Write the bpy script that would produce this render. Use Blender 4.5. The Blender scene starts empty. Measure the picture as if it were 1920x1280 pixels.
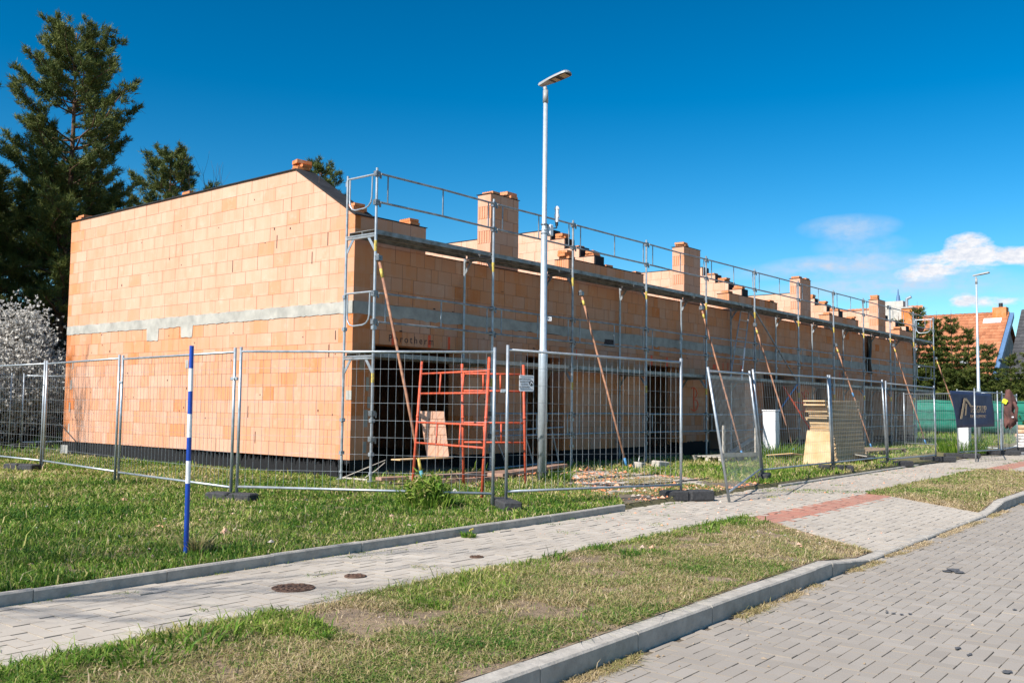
import bpy, math, random
import numpy as np
from mathutils import Vector, Matrix

# ------------------------------------------------------------------ camera, sky, sun, exposure
scene = bpy.context.scene
R = math.radians
cam_d = bpy.data.cameras.new('camera')
cam = bpy.data.objects.new('camera', cam_d)
scene.collection.objects.link(cam)
right = Vector((0.63516542, -0.77228371, 0.01194794))
up = Vector((-0.05992, -0.03384701, 0.99762918))
fwd = Vector((0.77004836, 0.63437548, 0.06777369))
CAM = Vector((-10.996, -12.625, 1.2546))
m = Matrix.Identity(4)
for i in range(3):
    m[i][0] = right[i]; m[i][1] = up[i]; m[i][2] = -fwd[i]; m[i][3] = CAM[i]
cam.matrix_world = m
cam_d.sensor_width = 36.0
cam_d.lens = 36.0 * 1798.55 / 1920.0
cam_d.clip_start = 0.1
cam_d.clip_end = 3000.0
scene.camera = cam

SUN = Vector((-1.15, 0.13, 1.0)).normalized()
sun_el = math.asin(SUN.z)
sun_az = math.atan2(SUN.x, SUN.y)          # clockwise from +Y

world = bpy.data.worlds.new('World')
scene.world = world
world.use_nodes = True
WN = world.node_tree
WN.nodes.clear()


def wnode(t, **kw):
    n = WN.nodes.new(t)
    for k, v in kw.items():
        setattr(n, k, v)
    return n


def wmath(op, a, b=None, c=None, clamp=False):
    n = WN.nodes.new('ShaderNodeMath'); n.operation = op; n.use_clamp = clamp
    for i, v in enumerate((a, b, c)):
        if v is None:
            continue
        if isinstance(v, (int, float)):
            n.inputs[i].default_value = v
        else:
            WN.links.new(v, n.inputs[i])
    return n.outputs[0]


sky = wnode('ShaderNodeTexSky', sky_type='NISHITA')
sky.sun_disc = False
sky.sun_elevation = sun_el
sky.sun_rotation = sun_az
sky.altitude = 200
sky.air_density = 1.0
sky.dust_density = 0.6
sky.ozone_density = 3.0
hs = wnode('ShaderNodeHueSaturation')
hs.inputs['Hue'].default_value = 0.487
hs.inputs['Saturation'].default_value = 1.27
hs.inputs['Value'].default_value = 1.47
sc1 = wnode('ShaderNodeMixRGB', blend_type='MULTIPLY'); sc1.inputs[0].default_value = 1
sc1.inputs[2].default_value = (1 / 7.0, 1 / 7.0, 1 / 7.0, 1)
WN.links.new(sky.outputs[0], sc1.inputs[1])
gm = wnode('ShaderNodeGamma'); gm.inputs[1].default_value = 1.45
WN.links.new(sc1.outputs[0], gm.inputs[0])
sc2 = wnode('ShaderNodeMixRGB', blend_type='MULTIPLY'); sc2.inputs[0].default_value = 1
sc2.inputs[2].default_value = (7.0, 7.0, 7.0, 1)
WN.links.new(gm.outputs[0], sc2.inputs[1])
WN.links.new(sc2.outputs[0], hs.inputs['Color'])
tc = wnode('ShaderNodeTexCoord')
sep = wnode('ShaderNodeSeparateXYZ')
WN.links.new(tc.outputs['Generated'], sep.inputs[0])
az = wmath('MULTIPLY', wmath('ARCTAN2', sep.outputs[1], sep.outputs[0]), 57.2958)
el = wmath('MULTIPLY', wmath('ARCSINE', sep.outputs[2]), 57.2958)
cmb = wnode('ShaderNodeCombineXYZ')
WN.links.new(az, cmb.inputs[0]); WN.links.new(wmath('MULTIPLY', el, 1.9), cmb.inputs[1])


def wnoise(scale, detail, rough, off=0.0):
    mp = wnode('ShaderNodeVectorMath', operation='ADD')
    WN.links.new(cmb.outputs[0], mp.inputs[0]); mp.inputs[1].default_value = (off, off * 0.7, off)
    n = wnode('ShaderNodeTexNoise')
    n.inputs['Scale'].default_value = scale; n.inputs['Detail'].default_value = detail
    n.inputs['Roughness'].default_value = rough
    WN.links.new(mp.outputs[0], n.inputs['Vector'])
    return n.outputs['Fac']


def blobs(lst):
    tot = None
    for (a, e, ra, re, w) in lst:
        dx = wmath('DIVIDE', wmath('SUBTRACT', az, a), ra)
        dy = wmath('DIVIDE', wmath('SUBTRACT', el, e), re)
        d = wmath('ADD', wmath('MULTIPLY', dx, dx), wmath('MULTIPLY', dy, dy))
        v = wmath('MULTIPLY', wmath('SUBTRACT', 1.0, d, clamp=True), w)
        tot = v if tot is None else wmath('ADD', tot, v)
    return tot


puff = blobs([(13.9, 9.0, 1.5, 0.85, 1.15), (14.8, 8.3, 2.6, 0.55, 1.0), (12.4, 8.35, 2.0, 0.6, 1.0), (16.2, 7.55, 1.9, 0.6, 1.0),
              (10.6, 8.2, 1.8, 0.7, 1.0), (14.0, 7.7, 2.3, 0.35, .5),
              (13.4, 5.9, 2.0, 0.42, .85), (14.2, 6.15, .8, 0.45, .7), (17.2, 5.45, 1.6, 0.5, .8), (10.8, 5.9, 2.0, 0.4, .5),
              (2.0, 9.0, 5, 1.4, 1.0), (-12, 7.0, 7, 1.2, 1.0), (60, 6.0, 0.1, .1, 0.0), (-60, 14.0, 14, 3, .8)])
pn = wnoise(1.7, 9, 0.64)
pm = wmath('MULTIPLY', wmath('SUBTRACT', wmath('MULTIPLY', puff, wmath('ADD', 0.05, wmath('MULTIPLY', pn, 2.1))), 0.34), 1.35, clamp=True)
wisp = blobs([(20.0, 10.3, 3.0, 0.8, .9), (19.4, 9.2, 2.8, .8, .6), (20.0, 8.3, 5.0, .6, 1.0), (23.2, 7.9, 5.5, .55, .55), (17.2, 7.3, 6.0, .8, .9),
              (21.0, 6.7, 5.0, .7, .6), (14.0, 6.7, 6, .8, .5), (-20.0, 12.0, 20.0, 4.0, .6)])
wn = wnoise(0.8, 7, 0.62, 13.0)
wm = wmath('MULTIPLY', wmath('MULTIPLY', wisp, wmath('SUBTRACT', wmath('MULTIPLY', wn, 1.8), 0.35, clamp=True)), 0.85, clamp=True)
shade = wmath('MULTIPLY', wmath('SUBTRACT', wnoise(2.1, 6, 0.6, 5.0), 0.36), 2.6, clamp=True)
ccol = wnode('ShaderNodeMixRGB')
ccol.inputs[1].default_value = (9.4, 9.4, 9.7, 1); ccol.inputs[2].default_value = (6.4, 7.0, 8.2, 1)
WN.links.new(shade, ccol.inputs[0])
mx1 = wnode('ShaderNodeMixRGB')
WN.links.new(wm, mx1.inputs[0]); WN.links.new(hs.outputs[0], mx1.inputs[1]); mx1.inputs[2].default_value = (6.0, 6.9, 8.4, 1)
mx2 = wnode('ShaderNodeMixRGB')
WN.links.new(pm, mx2.inputs[0]); WN.links.new(mx1.outputs[0], mx2.inputs[1]); WN.links.new(ccol.outputs[0], mx2.inputs[2])
bg = wnode('ShaderNodeBackground'); bg.inputs['Strength'].default_value = 0.063
WN.links.new(mx2.outputs[0], bg.inputs['Color'])
wo = wnode('ShaderNodeOutputWorld')
WN.links.new(bg.outputs[0], wo.inputs['Surface'])

sd = bpy.data.lights.new('sun', 'SUN')
sd.energy = 4.8
sd.angle = R(0.53)
sd.color = (1.0, 0.95, 0.885)
so = bpy.data.objects.new('sun', sd)
scene.collection.objects.link(so)
so.rotation_euler = SUN.to_track_quat('Z', 'Y').to_euler()
so.location = (-20, 0, 30)

scene.view_settings.view_transform = 'Standard'
scene.view_settings.look = 'None'
scene.view_settings.gamma = 1.0
scene.view_settings.exposure = 0.74
scene.cycles.max_bounces = 6
scene.render.film_transparent = False

# ------------------------------------------------------------------ helpers
rnd = random.Random(7)
rng = np.random.default_rng(11)
COL = scene.collection
SL = 0.037                                   # the street runs two degrees off the facade


def S(x, y):
    return y + SL * (x + 4.0)


def new_mat(name):
    mt = bpy.data.materials.new(name)
    mt.use_nodes = True
    nt = mt.node_tree
    nt.nodes.clear()
    out = nt.nodes.new('ShaderNodeOutputMaterial')
    b = nt.nodes.new('ShaderNodeBsdfPrincipled')
    nt.links.new(b.outputs[0], out.inputs[0])
    return mt, nt, b


class NT:
    """short-hand node builder"""
    def __init__(s, nt):
        s.nt = nt

    def n(s, t, ins=None, **kw):
        nd = s.nt.nodes.new(t)
        for k, v in kw.items():
            setattr(nd, k, v)
        if ins:
            for k, v in ins.items():
                sock = nd.inputs[k]
                if hasattr(v, 'is_output') or isinstance(v, bpy.types.NodeSocket):
                    s.nt.links.new(v, sock)
                else:
                    sock.default_value = v
        return nd

    def m(s, op, a, b=0.0, clamp=False):
        nd = s.n('ShaderNodeMath', {0: a, 1: b}, operation=op)
        nd.use_clamp = clamp
        return nd.outputs[0]

    def mix(s, f, a, b, mode='MIX'):
        nd = s.n('ShaderNodeMixRGB', {0: f, 1: a, 2: b}, blend_type=mode)
        return nd.outputs[0]

    def noise(s, scale, detail=4, rough=.55, vec=None):
        i = {'Scale': scale, 'Detail': detail, 'Roughness': rough}
        if vec is not None:
            i['Vector'] = vec
        return s.n('ShaderNodeTexNoise', i).outputs['Fac']

    def ramp(s, f, stops):
        nd = s.n('ShaderNodeValToRGB', {0: f})
        e = nd.color_ramp.elements
        while len(e) < len(stops):
            e.new(0.5)
        for k, (p, c) in enumerate(stops):
            e[k].position = p
            e[k].color = (c[0], c[1], c[2], 1) if len(c) == 3 else c
        return nd.outputs[0]

    def obj(s):
        g = s.n('ShaderNodeNewGeometry')
        return g.outputs['Position']

    def attr(s, name):
        return s.n('ShaderNodeAttribute', attribute_name=name).outputs['Fac']

    def bump(s, h, strength, dist):
        return s.n('ShaderNodeBump', {'Height': h, 'Strength': strength, 'Distance': dist}).outputs[0]


def C4(c):
    return (c[0], c[1], c[2], 1.0)


def simple(name, col, rough=.6, metal=0.0, var=.15, scale=6.0, col2=None, bump=0.0, bscale=40.0):
    mt, nt, b = new_mat(name)
    N = NT(nt)
    p = N.obj()
    f = N.noise(scale, 6, .6, p)
    c2 = col2 or tuple(max(0, c * (1 - var * 2.2)) for c in col)
    cc = N.ramp(f, [(.32, c2), (.62, col)])
    nt.links.new(cc, b.inputs['Base Color'])
    b.inputs['Metallic'].default_value = metal
    r = N.m('ADD', N.m('MULTIPLY', N.noise(scale * 3, 3, .5, p), .25), rough - .12)
    nt.links.new(r, b.inputs['Roughness'])
    if bump:
        nt.links.new(N.bump(N.noise(bscale, 5, .6, p), bump, .01), b.inputs['Normal'])
    return mt


M = {}


def mats():
    M['galv'] = simple('galvanised_steel', (.43, .47, .50), .42, .55, .14, 9.0)
    M['galv_old'] = simple('weathered_galvanised_steel', (.36, .39, .41), .5, .5, .22, 7.0)
    M['deck'] = simple('deck_steel', (.33, .34, .33), .55, .5, .3, 5.0, (.16, .15, .13))
    M['clamp'] = simple('clamp_steel', (.30, .31, .32), .45, .7, .3, 30.0)
    M['lamp_pole'] = simple('lamp_pole_zinc', (.50, .56, .60), .42, .35, .08, 14.0)
    M['lamp_head'] = simple('lamp_head_grey', (.33, .33, .32), .45, .0, .05, 8.0)
    M['dark'] = simple('dark_plastic', (.025, .025, .027), .5, 0, .2, 8.0)
    M['amber'] = simple('led_lens', (.55, .36, .18), .2, 0, .1, 20.0)
    M['white'] = simple('white_plastic', (.86, .86, .86), .4, 0, .05, 5.0)
    M['rubber'] = simple('recycled_rubber', (.050, .050, .053), .85, 0, .25, 30.0, bump=.5, bscale=90)
    M['rust'] = simple('rusty_pipe', (.42, .21, .12), .8, .1, .3, 12.0, (.20, .10, .065))
    M['yellow'] = simple('yellow_paint', (.66, .50, .10), .6, 0, .25, 20)
    M['teal'] = simple('teal_paint', (.10, .36, .42), .6, 0, .25, 20)
    M['bluep'] = simple('blue_paint', (.07, .26, .52), .6, 0, .2, 20)
    M['orange'] = simple('orange_red_paint', (.66, .10, .038), .6, 0, .22, 14.0, (.33, .06, .03))
    M['spray'] = simple('orange_spray_paint', (.92, .10, .02), .6, 0, .1, 10.0)
    M['ink'] = simple('grey_stamp_ink', (.07, .05, .045), .8, 0, .4, 30.0)
    M['tar'] = simple('bitumen_coat', (.006, .006, .007), .95, 0, .3, 14.0, bump=.6, bscale=20)
    M['felt'] = simple('roofing_felt', (.016, .017, .020), .85, 0, .3, 5.0, bump=.4, bscale=30)
    M['bluestick'] = simple('blue_marker_paint', (.008, .06, .38), .4, 0, .08, 10.0)
    M['whitestick'] = simple('white_marker_paint', (.82, .82, .82), .4, 0, .04, 10.0)
    M['plank'] = simple('weathered_plank', (.42, .25, .17), .8, 0, .25, 5.0, (.24, .14, .10), .3, 40)
    M['ply'] = simple('plywood', (.66, .47, .27), .75, 0, .2, 3.0, (.55, .33, .14), .1, 60)
    M['ply_edge'] = simple('plywood_edge', (.44, .31, .17), .85, 0, .3, 9.0, (.31, .22, .13))
    M['pallet'] = simple('pallet_wood', (.55, .38, .24), .8, 0, .25, 6.0, (.38, .24, .14), .2, 40)
    M['oldwood'] = simple('grey_old_wood', (.52, .47, .40), .85, 0, .25, 6.0, (.33, .29, .24), .2, 40)
    M['iron'] = simple('rusty_cast_iron', (.15, .085, .055), .8, .2, .3, 30.0, (.085, .05, .035), .6, 60)
    M['kerb'] = simple('kerb_concrete', (.44, .40, .345), .9, 0, .14, 9.0, None, .5, 60)
    M['concrete'] = simple('ring_beam_concrete', (.43, .41, .36), .9, 0, .22, 3.2, (.28, .27, .24), .5, 26)
    M['greenscreen'] = simple('green_windscreen', (.012, .16, .105), .8, 0, .22, 2.5, (.02, .22, .15))
    M['greenpost'] = simple('green_fence_post', (.006, .07, .045), .6, 0, .1, 4.0)
    M['banner'] = simple('navy_banner', (.024, .040, .105), .6, 0, .2, 2.0)
    M['gold'] = simple('gold_print', (.60, .42, .24), .6, 0, .05, 6.0)
    M['maroon'] = simple('brown_jacket_cloth', (.13, .055, .045), .9, 0, .3, 6.0, (.055, .03, .028))
    M['hivis'] = simple('hi_vis_yellow', (.75, .85, .04), .7, 0, .05, 6.0)
    M['blackcloth'] = simple('black_foil', (.008, .008, .009), .35, 0, .3, 4.0, bump=.6, bscale=6)
    M['zinc_roof'] = simple('zinc_flashing', (.10, .19, .34), .5, .1, .1, 4.0)
    M['plaster'] = simple('grey_plaster', (.50, .48, .43), .9, 0, .15, 3.0)
    M['bark'] = simple('pine_bark', (.19, .105, .062), .95, 0, .4, 5.0, (.07, .045, .03), .9, 12)
    M['barkgrey'] = simple('grey_bark', (.085, .07, .055), .95, 0, .3, 6.0, None, .6, 18)
    M['sack'] = simple('pale_sack', (.58, .55, .52), .8, 0, .2, 6.0)

    # hollow clay block: tone attribute per block, joints carry tone below zero
    mt, nt, b = new_mat('clay_block')
    N = NT(nt)
    p = N.obj()
    sp = N.n('ShaderNodeSeparateXYZ', {0: p})
    s_ = N.m('ADD', sp.outputs[0], sp.outputs[1])
    tone = N.attr('tone')
    strip = N.n('ShaderNodeCombineXYZ', {0: N.m('FLOOR', N.m('DIVIDE', s_, .1245)), 1: N.m('FLOOR', N.m('DIVIDE', N.m('SUBTRACT', sp.outputs[2], .308), .2535)), 2: 3.0}).outputs[0]
    wnz = N.n('ShaderNodeTexWhiteNoise', {'Vector': strip}, noise_dimensions='3D').outputs['Value']
    t = N.m('ADD', tone, N.m('MULTIPLY', N.m('SUBTRACT', wnz, .5), .17))
    t = N.m('ADD', t, N.m('MULTIPLY', N.m('SUBTRACT', N.noise(.8, 5, .65, p), .5), .7))
    sc = N.n('ShaderNodeCombineXYZ', {0: N.m('MULTIPLY', s_, 26.0), 1: 0.0, 2: N.m('MULTIPLY', sp.outputs[2], 2.2)}).outputs[0]
    t = N.m('ADD', t, N.m('MULTIPLY', N.m('SUBTRACT', N.noise(1.0, 3, .5, sc), .5), .30), clamp=True)
    col = N.ramp(t, [(.0, (.63, .40, .285)), (.34, (.60, .325, .212)), (.68, (.62, .275, .135)), (1.0, (.58, .18, .05))])
    g = N.m('SINE', N.m('MULTIPLY', s_, 6.2832 / .0135))
    g = N.m('MULTIPLY', N.m('SUBTRACT', g, .55, clamp=True), 2.0)
    col = N.mix(N.m('MULTIPLY', g, .36), col, (.40, .16, .08, 1))
    dust = N.m('MULTIPLY', N.m('SUBTRACT', N.noise(3.1, 6, .7, p), .56, clamp=True), 2.2, clamp=True)
    col = N.mix(dust, col, (.66, .52, .42, 1))
    jm = N.m('LESS_THAN', tone, -.4)
    col = N.mix(jm, col, (.30, .145, .09, 1))
    nt.links.new(col, b.inputs['Base Color'])
    b.inputs['Roughness'].default_value = .9
    b.inputs['Specular IOR Level'].default_value = .2
    nt.links.new(N.bump(g, .35, .004), b.inputs['Normal'])
    M['clay'] = mt

    # pavers
    mt, nt, b = new_mat('concrete_paver')
    N = NT(nt)
    p = N.obj()
    tone = N.attr('tone')
    c = N.ramp(tone, [(0, (.42, .365, .30)), (.5, (.475, .418, .345)), (1.0, (.53, .468, .39))])
    grey = N.ramp(N.m('SUBTRACT', tone, 4.0), [(0, (.285, .250, .210)), (.5, (.325, .287, .243)), (1.0, (.37, .328, .28))])
    red = N.ramp(N.m('SUBTRACT', tone, 2.0), [(0, (.40, .14, .09)), (1.0, (.50, .20, .13))])
    c = N.mix(N.m('GREATER_THAN', tone, 1.5), c, red)
    c = N.mix(N.m('GREATER_THAN', tone, 3.5), c, grey)
    jc = N.m('LESS_THAN', tone, -.5)
    nz = N.noise(1.1, 7, .65, p)
    c = N.mix(N.m('MULTIPLY', N.m('SUBTRACT', nz, .42, clamp=True), 1.6, clamp=True), c, N.mix(.4, c, (.26, .22, .18, 1)))
    c = N.mix(N.m('MULTIPLY', N.noise(140, 3, .7, p), .25), c, (.22, .20, .18, 1))
    big = N.m('MULTIPLY', N.m('SUBTRACT', N.noise(.42, 6, .7, p), .44, clamp=True), 2.6, clamp=True)
    c = N.mix(N.m('MULTIPLY', big, .42), c, (.21, .175, .14, 1))
    dst = N.m('MULTIPLY', N.m('SUBTRACT', N.noise(.9, 8, .75, p), .55, clamp=True), 3.0, clamp=True)
    c = N.mix(N.m('MULTIPLY', dst, .4), c, (.52, .46, .38, 1))
    sp_ = N.m('MULTIPLY', N.m('SUBTRACT', N.noise(2.3, 3, .5, p), .735, clamp=True), 30, clamp=True)
    c = N.mix(N.m('MULTIPLY', sp_, .65), c, (.10, .09, .085, 1))
    c = N.mix(jc, c, (.215, .175, .13, 1))
    nt.links.new(c, b.inputs['Base Color'])
    b.inputs['Roughness'].default_value = .92
    nt.links.new(N.bump(N.noise(180, 3, .6, p), .25, .003), b.inputs['Normal'])
    M['paver'] = mt

    def ground(name, stops, scale):
        mt, nt, b = new_mat(name)
        N = NT(nt); p = N.obj()
        f = N.noise(scale, 9, .68, p)
        f2 = N.m('ADD', N.m('MULTIPLY', f, .6), N.m('MULTIPLY', N.noise(scale * 14, 4, .6, p), .4))
        nt.links.new(N.ramp(f2, stops), b.inputs['Base Color'])
        b.inputs['Roughness'].default_value = .95
        nt.links.new(N.bump(N.noise(30, 6, .7, p), .8, .03), b.inputs['Normal'])
        return mt
    M['soil'] = ground('lawn_soil', [(.3, (.07, .075, .022)), (.5, (.15, .13, .055)), (.7, (.26, .20, .11))], .7)
    M['dry'] = ground('dry_verge_soil', [(.3, (.12, .095, .05)), (.5, (.25, .175, .11)), (.7, (.38, .28, .18))], 1.2)
    M['sand'] = ground('joint_dirt', [(.3, (.11, .085, .058)), (.5, (.16, .125, .088)), (.7, (.22, .175, .13))], 2.0)
    M['roadbase'] = ground('far_paving', [(.3, (.27, .25, .23)), (.5, (.33, .31, .29)), (.7, (.40, .38, .35))], 1.4)

    def leaf(name, stops, trans=.35, rough=.6):
        mt, nt, b = new_mat(name)
        N = NT(nt)
        t = N.attr('tone')
        c = N.ramp(t, stops)
        nt.links.new(c, b.inputs['Base Color'])
        b.inputs['Roughness'].default_value = rough
        b.inputs['Specular IOR Level'].default_value = .25
        tr = N.n('ShaderNodeBsdfTranslucent', {'Color': c})
        mixs = N.n('ShaderNodeMixShader', {0: trans})
        nt.links.new(b.outputs[0], mixs.inputs[1]); nt.links.new(tr.outputs[0], mixs.inputs[2])
        out = [x for x in nt.nodes if x.type == 'OUTPUT_MATERIAL'][0]
        nt.links.new(mixs.outputs[0], out.inputs[0])
        return mt
    M['grass'] = leaf('grass_blade', [(0, (.025, .085, .012)), (.35, (.11, .22, .022)), (.6, (.23, .32, .045)), (.75, (.42, .38, .13)), (1, (.60, .48, .27))])
    M['straw'] = leaf('dry_grass_blade', [(0, (.05, .14, .02)), (.25, (.17, .27, .04)), (.5, (.38, .32, .14)), (.75, (.43, .33, .17)), (1, (.56, .44, .28))])
    M['needle'] = leaf('pine_needle', [(0, (.035, .055, .018)), (.5, (.095, .125, .030)), (1, (.21, .22, .055))], .2)
    M['spruce'] = leaf('spruce_needle', [(0, (.022, .040, .010)), (.5, (.062, .090, .016)), (1, (.15, .165, .035))], .25)
    M['brush'] = leaf('thicket_twig', [(0, (.03, .028, .02)), (.5, (.065, .06, .03)), (1, (.11, .115, .05))], .2)
    M['blossom'] = leaf('white_blossom', [(0, (.50, .47, .42)), (1, (.78, .75, .70))], .3)
    M['crumb'] = leaf('brick_crumb', [(0, (.55, .17, .06)), (.6, (.66, .33, .20)), (.8, (.50, .45, .40)), (1, (.28, .20, .12))], 0.0, .9)

    def tiles(name, c1, c2, c3):
        mt, nt, b = new_mat(name)
        N = NT(nt)
        t = N.attr('tone')
        p = N.obj()
        f = N.m('ADD', t, N.m('MULTIPLY', N.m('SUBTRACT', N.noise(1.0, 5, .6, p), .5), .6), clamp=True)
        nt.links.new(N.ramp(f, [(0, c1), (.5, c2), (1, c3)]), b.inputs['Base Color'])
        b.inputs['Roughness'].default_value = .8
        return mt
    M['tiles'] = tiles('orange_roof_tile', (.27, .095, .042), (.40, .155, .07), (.50, .225, .115))
    M['darktiles'] = tiles('anthracite_roof_tile', (.035, .035, .038), (.05, .05, .053), (.075, .073, .075))


mats()


class MB:
    def __init__(s):
        s.v = []; s.f = []; s.t = []

    def add(s, vs, fs, tone=0.5):
        o = len(s.v)
        s.v.extend([tuple(v) for v in vs])
        for k, f in enumerate(fs):
            s.f.append(tuple(i + o for i in f))
            s.t.append(tone[k] if isinstance(tone, (list, tuple)) else tone)
        return s

    def box(s, a, b, tone=.5):
        x0, y0, z0 = a; x1, y1, z1 = b
        v = [(x0, y0, z0), (x1, y0, z0), (x1, y1, z0), (x0, y1, z0), (x0, y0, z1), (x1, y0, z1), (x1, y1, z1), (x0, y1, z1)]
        return s.add(v, [(0, 3, 2, 1), (4, 5, 6, 7), (0, 1, 5, 4), (1, 2, 6, 5), (2, 3, 7, 6), (3, 0, 4, 7)], tone)

    def obox(s, c, size, rz=0, tone=.5, mtx=None, bev=0.0):
        hx, hy, hz = size[0] / 2, size[1] / 2, size[2] / 2
        M4 = Matrix.Translation(c) @ (mtx if mtx is not None else Matrix.Rotation(rz, 4, 'Z'))
        if bev <= 0:
            v = [M4 @ Vector((x, y, z)) for z in (-hz, hz) for (x, y) in ((-hx, -hy), (hx, -hy), (hx, hy), (-hx, hy))]
            return s.add(v, [(0, 3, 2, 1), (4, 5, 6, 7), (0, 1, 5, 4), (1, 2, 6, 5), (2, 3, 7, 6), (3, 0, 4, 7)], tone)
        e = bev
        rings = [(-hz, e), (-hz + e, 0), (hz - e, 0), (hz, e)]
        v = []
        for z, q in rings:
            X, Y = hx - q, hy - q
            for (x, y) in ((-X + e, -Y), (X - e, -Y), (X, -Y + e), (X, Y - e), (X - e, Y), (-X + e, Y), (-X, Y - e), (-X, -Y + e)):
                v.append(M4 @ Vector((x, y, z)))
        f = [tuple(reversed(range(8))), tuple(range(24, 32))]
        for r in range(3):
            for i in range(8):
                j = (i + 1) % 8
                f.append((r * 8 + i, r * 8 + j, r * 8 + 8 + j, r * 8 + 8 + i))
        return s.add(v, f, tone)

    def tube(s, p0, p1, r, n=8, r1=None, caps=True, tone=.5):
        p0 = Vector(p0); p1 = Vector(p1); r1 = r if r1 is None else r1
        d = (p1 - p0)
        if d.length < 1e-6:
            return s
        d.normalize()
        a = d.orthogonal().normalized(); b = d.cross(a)
        v = []
        for (p, q) in ((p0, r), (p1, r1)):
            for i in range(n):
                t = 2 * math.pi * i / n
                v.append(p + a * math.cos(t) * q + b * math.sin(t) * q)
        f = [(i, (i + 1) % n, n + (i + 1) % n, n + i) for i in range(n)]
        if caps:
            f += [tuple(reversed(range(n))), tuple(range(n, 2 * n))]
        return s.add(v, f, tone)

    def path(s, pts, r, n=8, tone=.5, radii=None):
        pts = [Vector(p) for p in pts]
        v = []
        ref = None
        for k, p in enumerate(pts):
            d = (pts[min(k + 1, len(pts) - 1)] - pts[max(k - 1, 0)]).normalized()
            if ref is None:
                ref = d.orthogonal().normalized()
            a = (ref - d * ref.dot(d))
            a = a.normalized() if a.length > 1e-5 else d.orthogonal().normalized()
            ref = a
            b = d.cross(a)
            q = radii[k] if radii else r
            for i in range(n):
                t = 2 * math.pi * i / n
                v.append(p + a * math.cos(t) * q + b * math.sin(t) * q)
        f = []
        for k in range(len(pts) - 1):
            for i in range(n):
                j = (i + 1) % n
                f.append((k * n + i, k * n + j, k * n + n + j, k * n + n + i))
        f += [tuple(reversed(range(n))), tuple(range((len(pts) - 1) * n, len(pts) * n))]
        return s.add(v, f, tone)

    def prism(s, poly, fn, d0, d1, tone=.5):
        """poly: list of (a,b); fn(a,b,d)->xyz"""
        n = len(poly)
        v = [fn(a, b, d0) for a, b in poly] + [fn(a, b, d1) for a, b in poly]
        f = [tuple(range(n)), tuple(reversed(range(n, 2 * n)))]
        f += [(i, n + i, n + (i + 1) % n, (i + 1) % n) for i in range(n)]
        return s.add(v, f, tone)

    def build(s, name, mat, parent=None, smooth=False, loc=None):
        me = bpy.data.meshes.new(name)
        me.from_pydata([tuple(v) for v in s.v], [], s.f)
        me.update()
        at = me.attributes.new('tone', 'FLOAT', 'FACE')
        at.data.foreach_set('value', np.array(s.t, dtype=np.float32))
        me.materials.append(M[mat] if isinstance(mat, str) else mat)
        if smooth:
            me.polygons.foreach_set('use_smooth', [True] * len(me.polygons))
        o = bpy.data.objects.new(name, me)
        COL.objects.link(o)
        if parent is not None:
            o.parent = parent
        if loc is not None:
            o.location = loc
        return o


def fix_normals(o):
    import bmesh
    bm = bmesh.new(); bm.from_mesh(o.data)
    bmesh.ops.recalc_face_normals(bm, faces=bm.faces)
    bm.to_mesh(o.data); bm.free()
    return o


def tag(o, label, cat, group=None, kind=None):
    o['label'] = label
    o['category'] = cat
    if group:
        o['group'] = group
    if kind:
        o['kind'] = kind
    return o


def thing(name, label, cat, loc=(0, 0, 0), rz=0.0, group=None):
    o = bpy.data.objects.new(name, None)
    COL.objects.link(o)
    o.location = loc
    o.rotation_euler = (0, 0, rz)
    o.empty_display_size = .2
    return tag(o, label, cat, group)


def struct(o):
    o['kind'] = 'structure'
    return o


def dup(root, loc, rz, label, group=None):
    c = root.copy(); COL.objects.link(c)
    c.location = loc; c.rotation_euler = (0, 0, rz)
    c['label'] = label
    if group:
        c['group'] = group
    for ch in list(root.children):
        d = ch.copy(); COL.objects.link(d); d.parent = c
        for g in list(ch.children):
            e = g.copy(); COL.objects.link(e); e.parent = d
    return c


def tri_mesh(name, verts, tris, tone, mat, parent=None, domain='POINT'):
    me = bpy.data.meshes.new(name)
    nv, nf = len(verts), len(tris)
    me.vertices.add(nv); me.vertices.foreach_set('co', verts.astype(np.float32).ravel())
    me.loops.add(nf * 3); me.loops.foreach_set('vertex_index', tris.astype(np.int32).ravel())
    me.polygons.add(nf)
    me.polygons.foreach_set('loop_start', np.arange(0, nf * 3, 3, dtype=np.int32))
    me.polygons.foreach_set('loop_total', np.full(nf, 3, dtype=np.int32))
    me.polygons.foreach_set('use_smooth', np.zeros(nf, dtype=bool))
    me.update(calc_edges=True)
    at = me.attributes.new('tone', 'FLOAT', domain)
    at.data.foreach_set('value', tone.astype(np.float32))
    me.materials.append(M[mat])
    o = bpy.data.objects.new(name, me); COL.objects.link(o)
    if parent is not None:
        o.parent = parent
    return o


def text_mesh(s, size, name, mat, parent, mtx, extrude=.002, shear=0.0, space=1.0, align='CENTER'):
    cu = bpy.data.curves.new('t', 'FONT')
    cu.body = s; cu.size = size; cu.extrude = extrude; cu.align_x = align; cu.align_y = 'CENTER'
    cu.shear = shear; cu.space_character = space; cu.resolution_u = 3
    to = bpy.data.objects.new('t', cu)
    dg = bpy.context.evaluated_depsgraph_get()
    COL.objects.link(to)
    dg.update()
    me = bpy.data.meshes.new_from_object(to.evaluated_get(dg))
    bpy.data.objects.remove(to)
    me.transform(mtx)
    me.materials.clear(); me.materials.append(M[mat])
    o = bpy.data.objects.new(name, me); COL.objects.link(o)
    o.parent = parent
    return o


FX = Matrix(((1, 0, 0, 0), (0, 0, -1, 0), (0, 1, 0, 0), (0, 0, 0, 1)))      # text plane -> facade facing -Y

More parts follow.
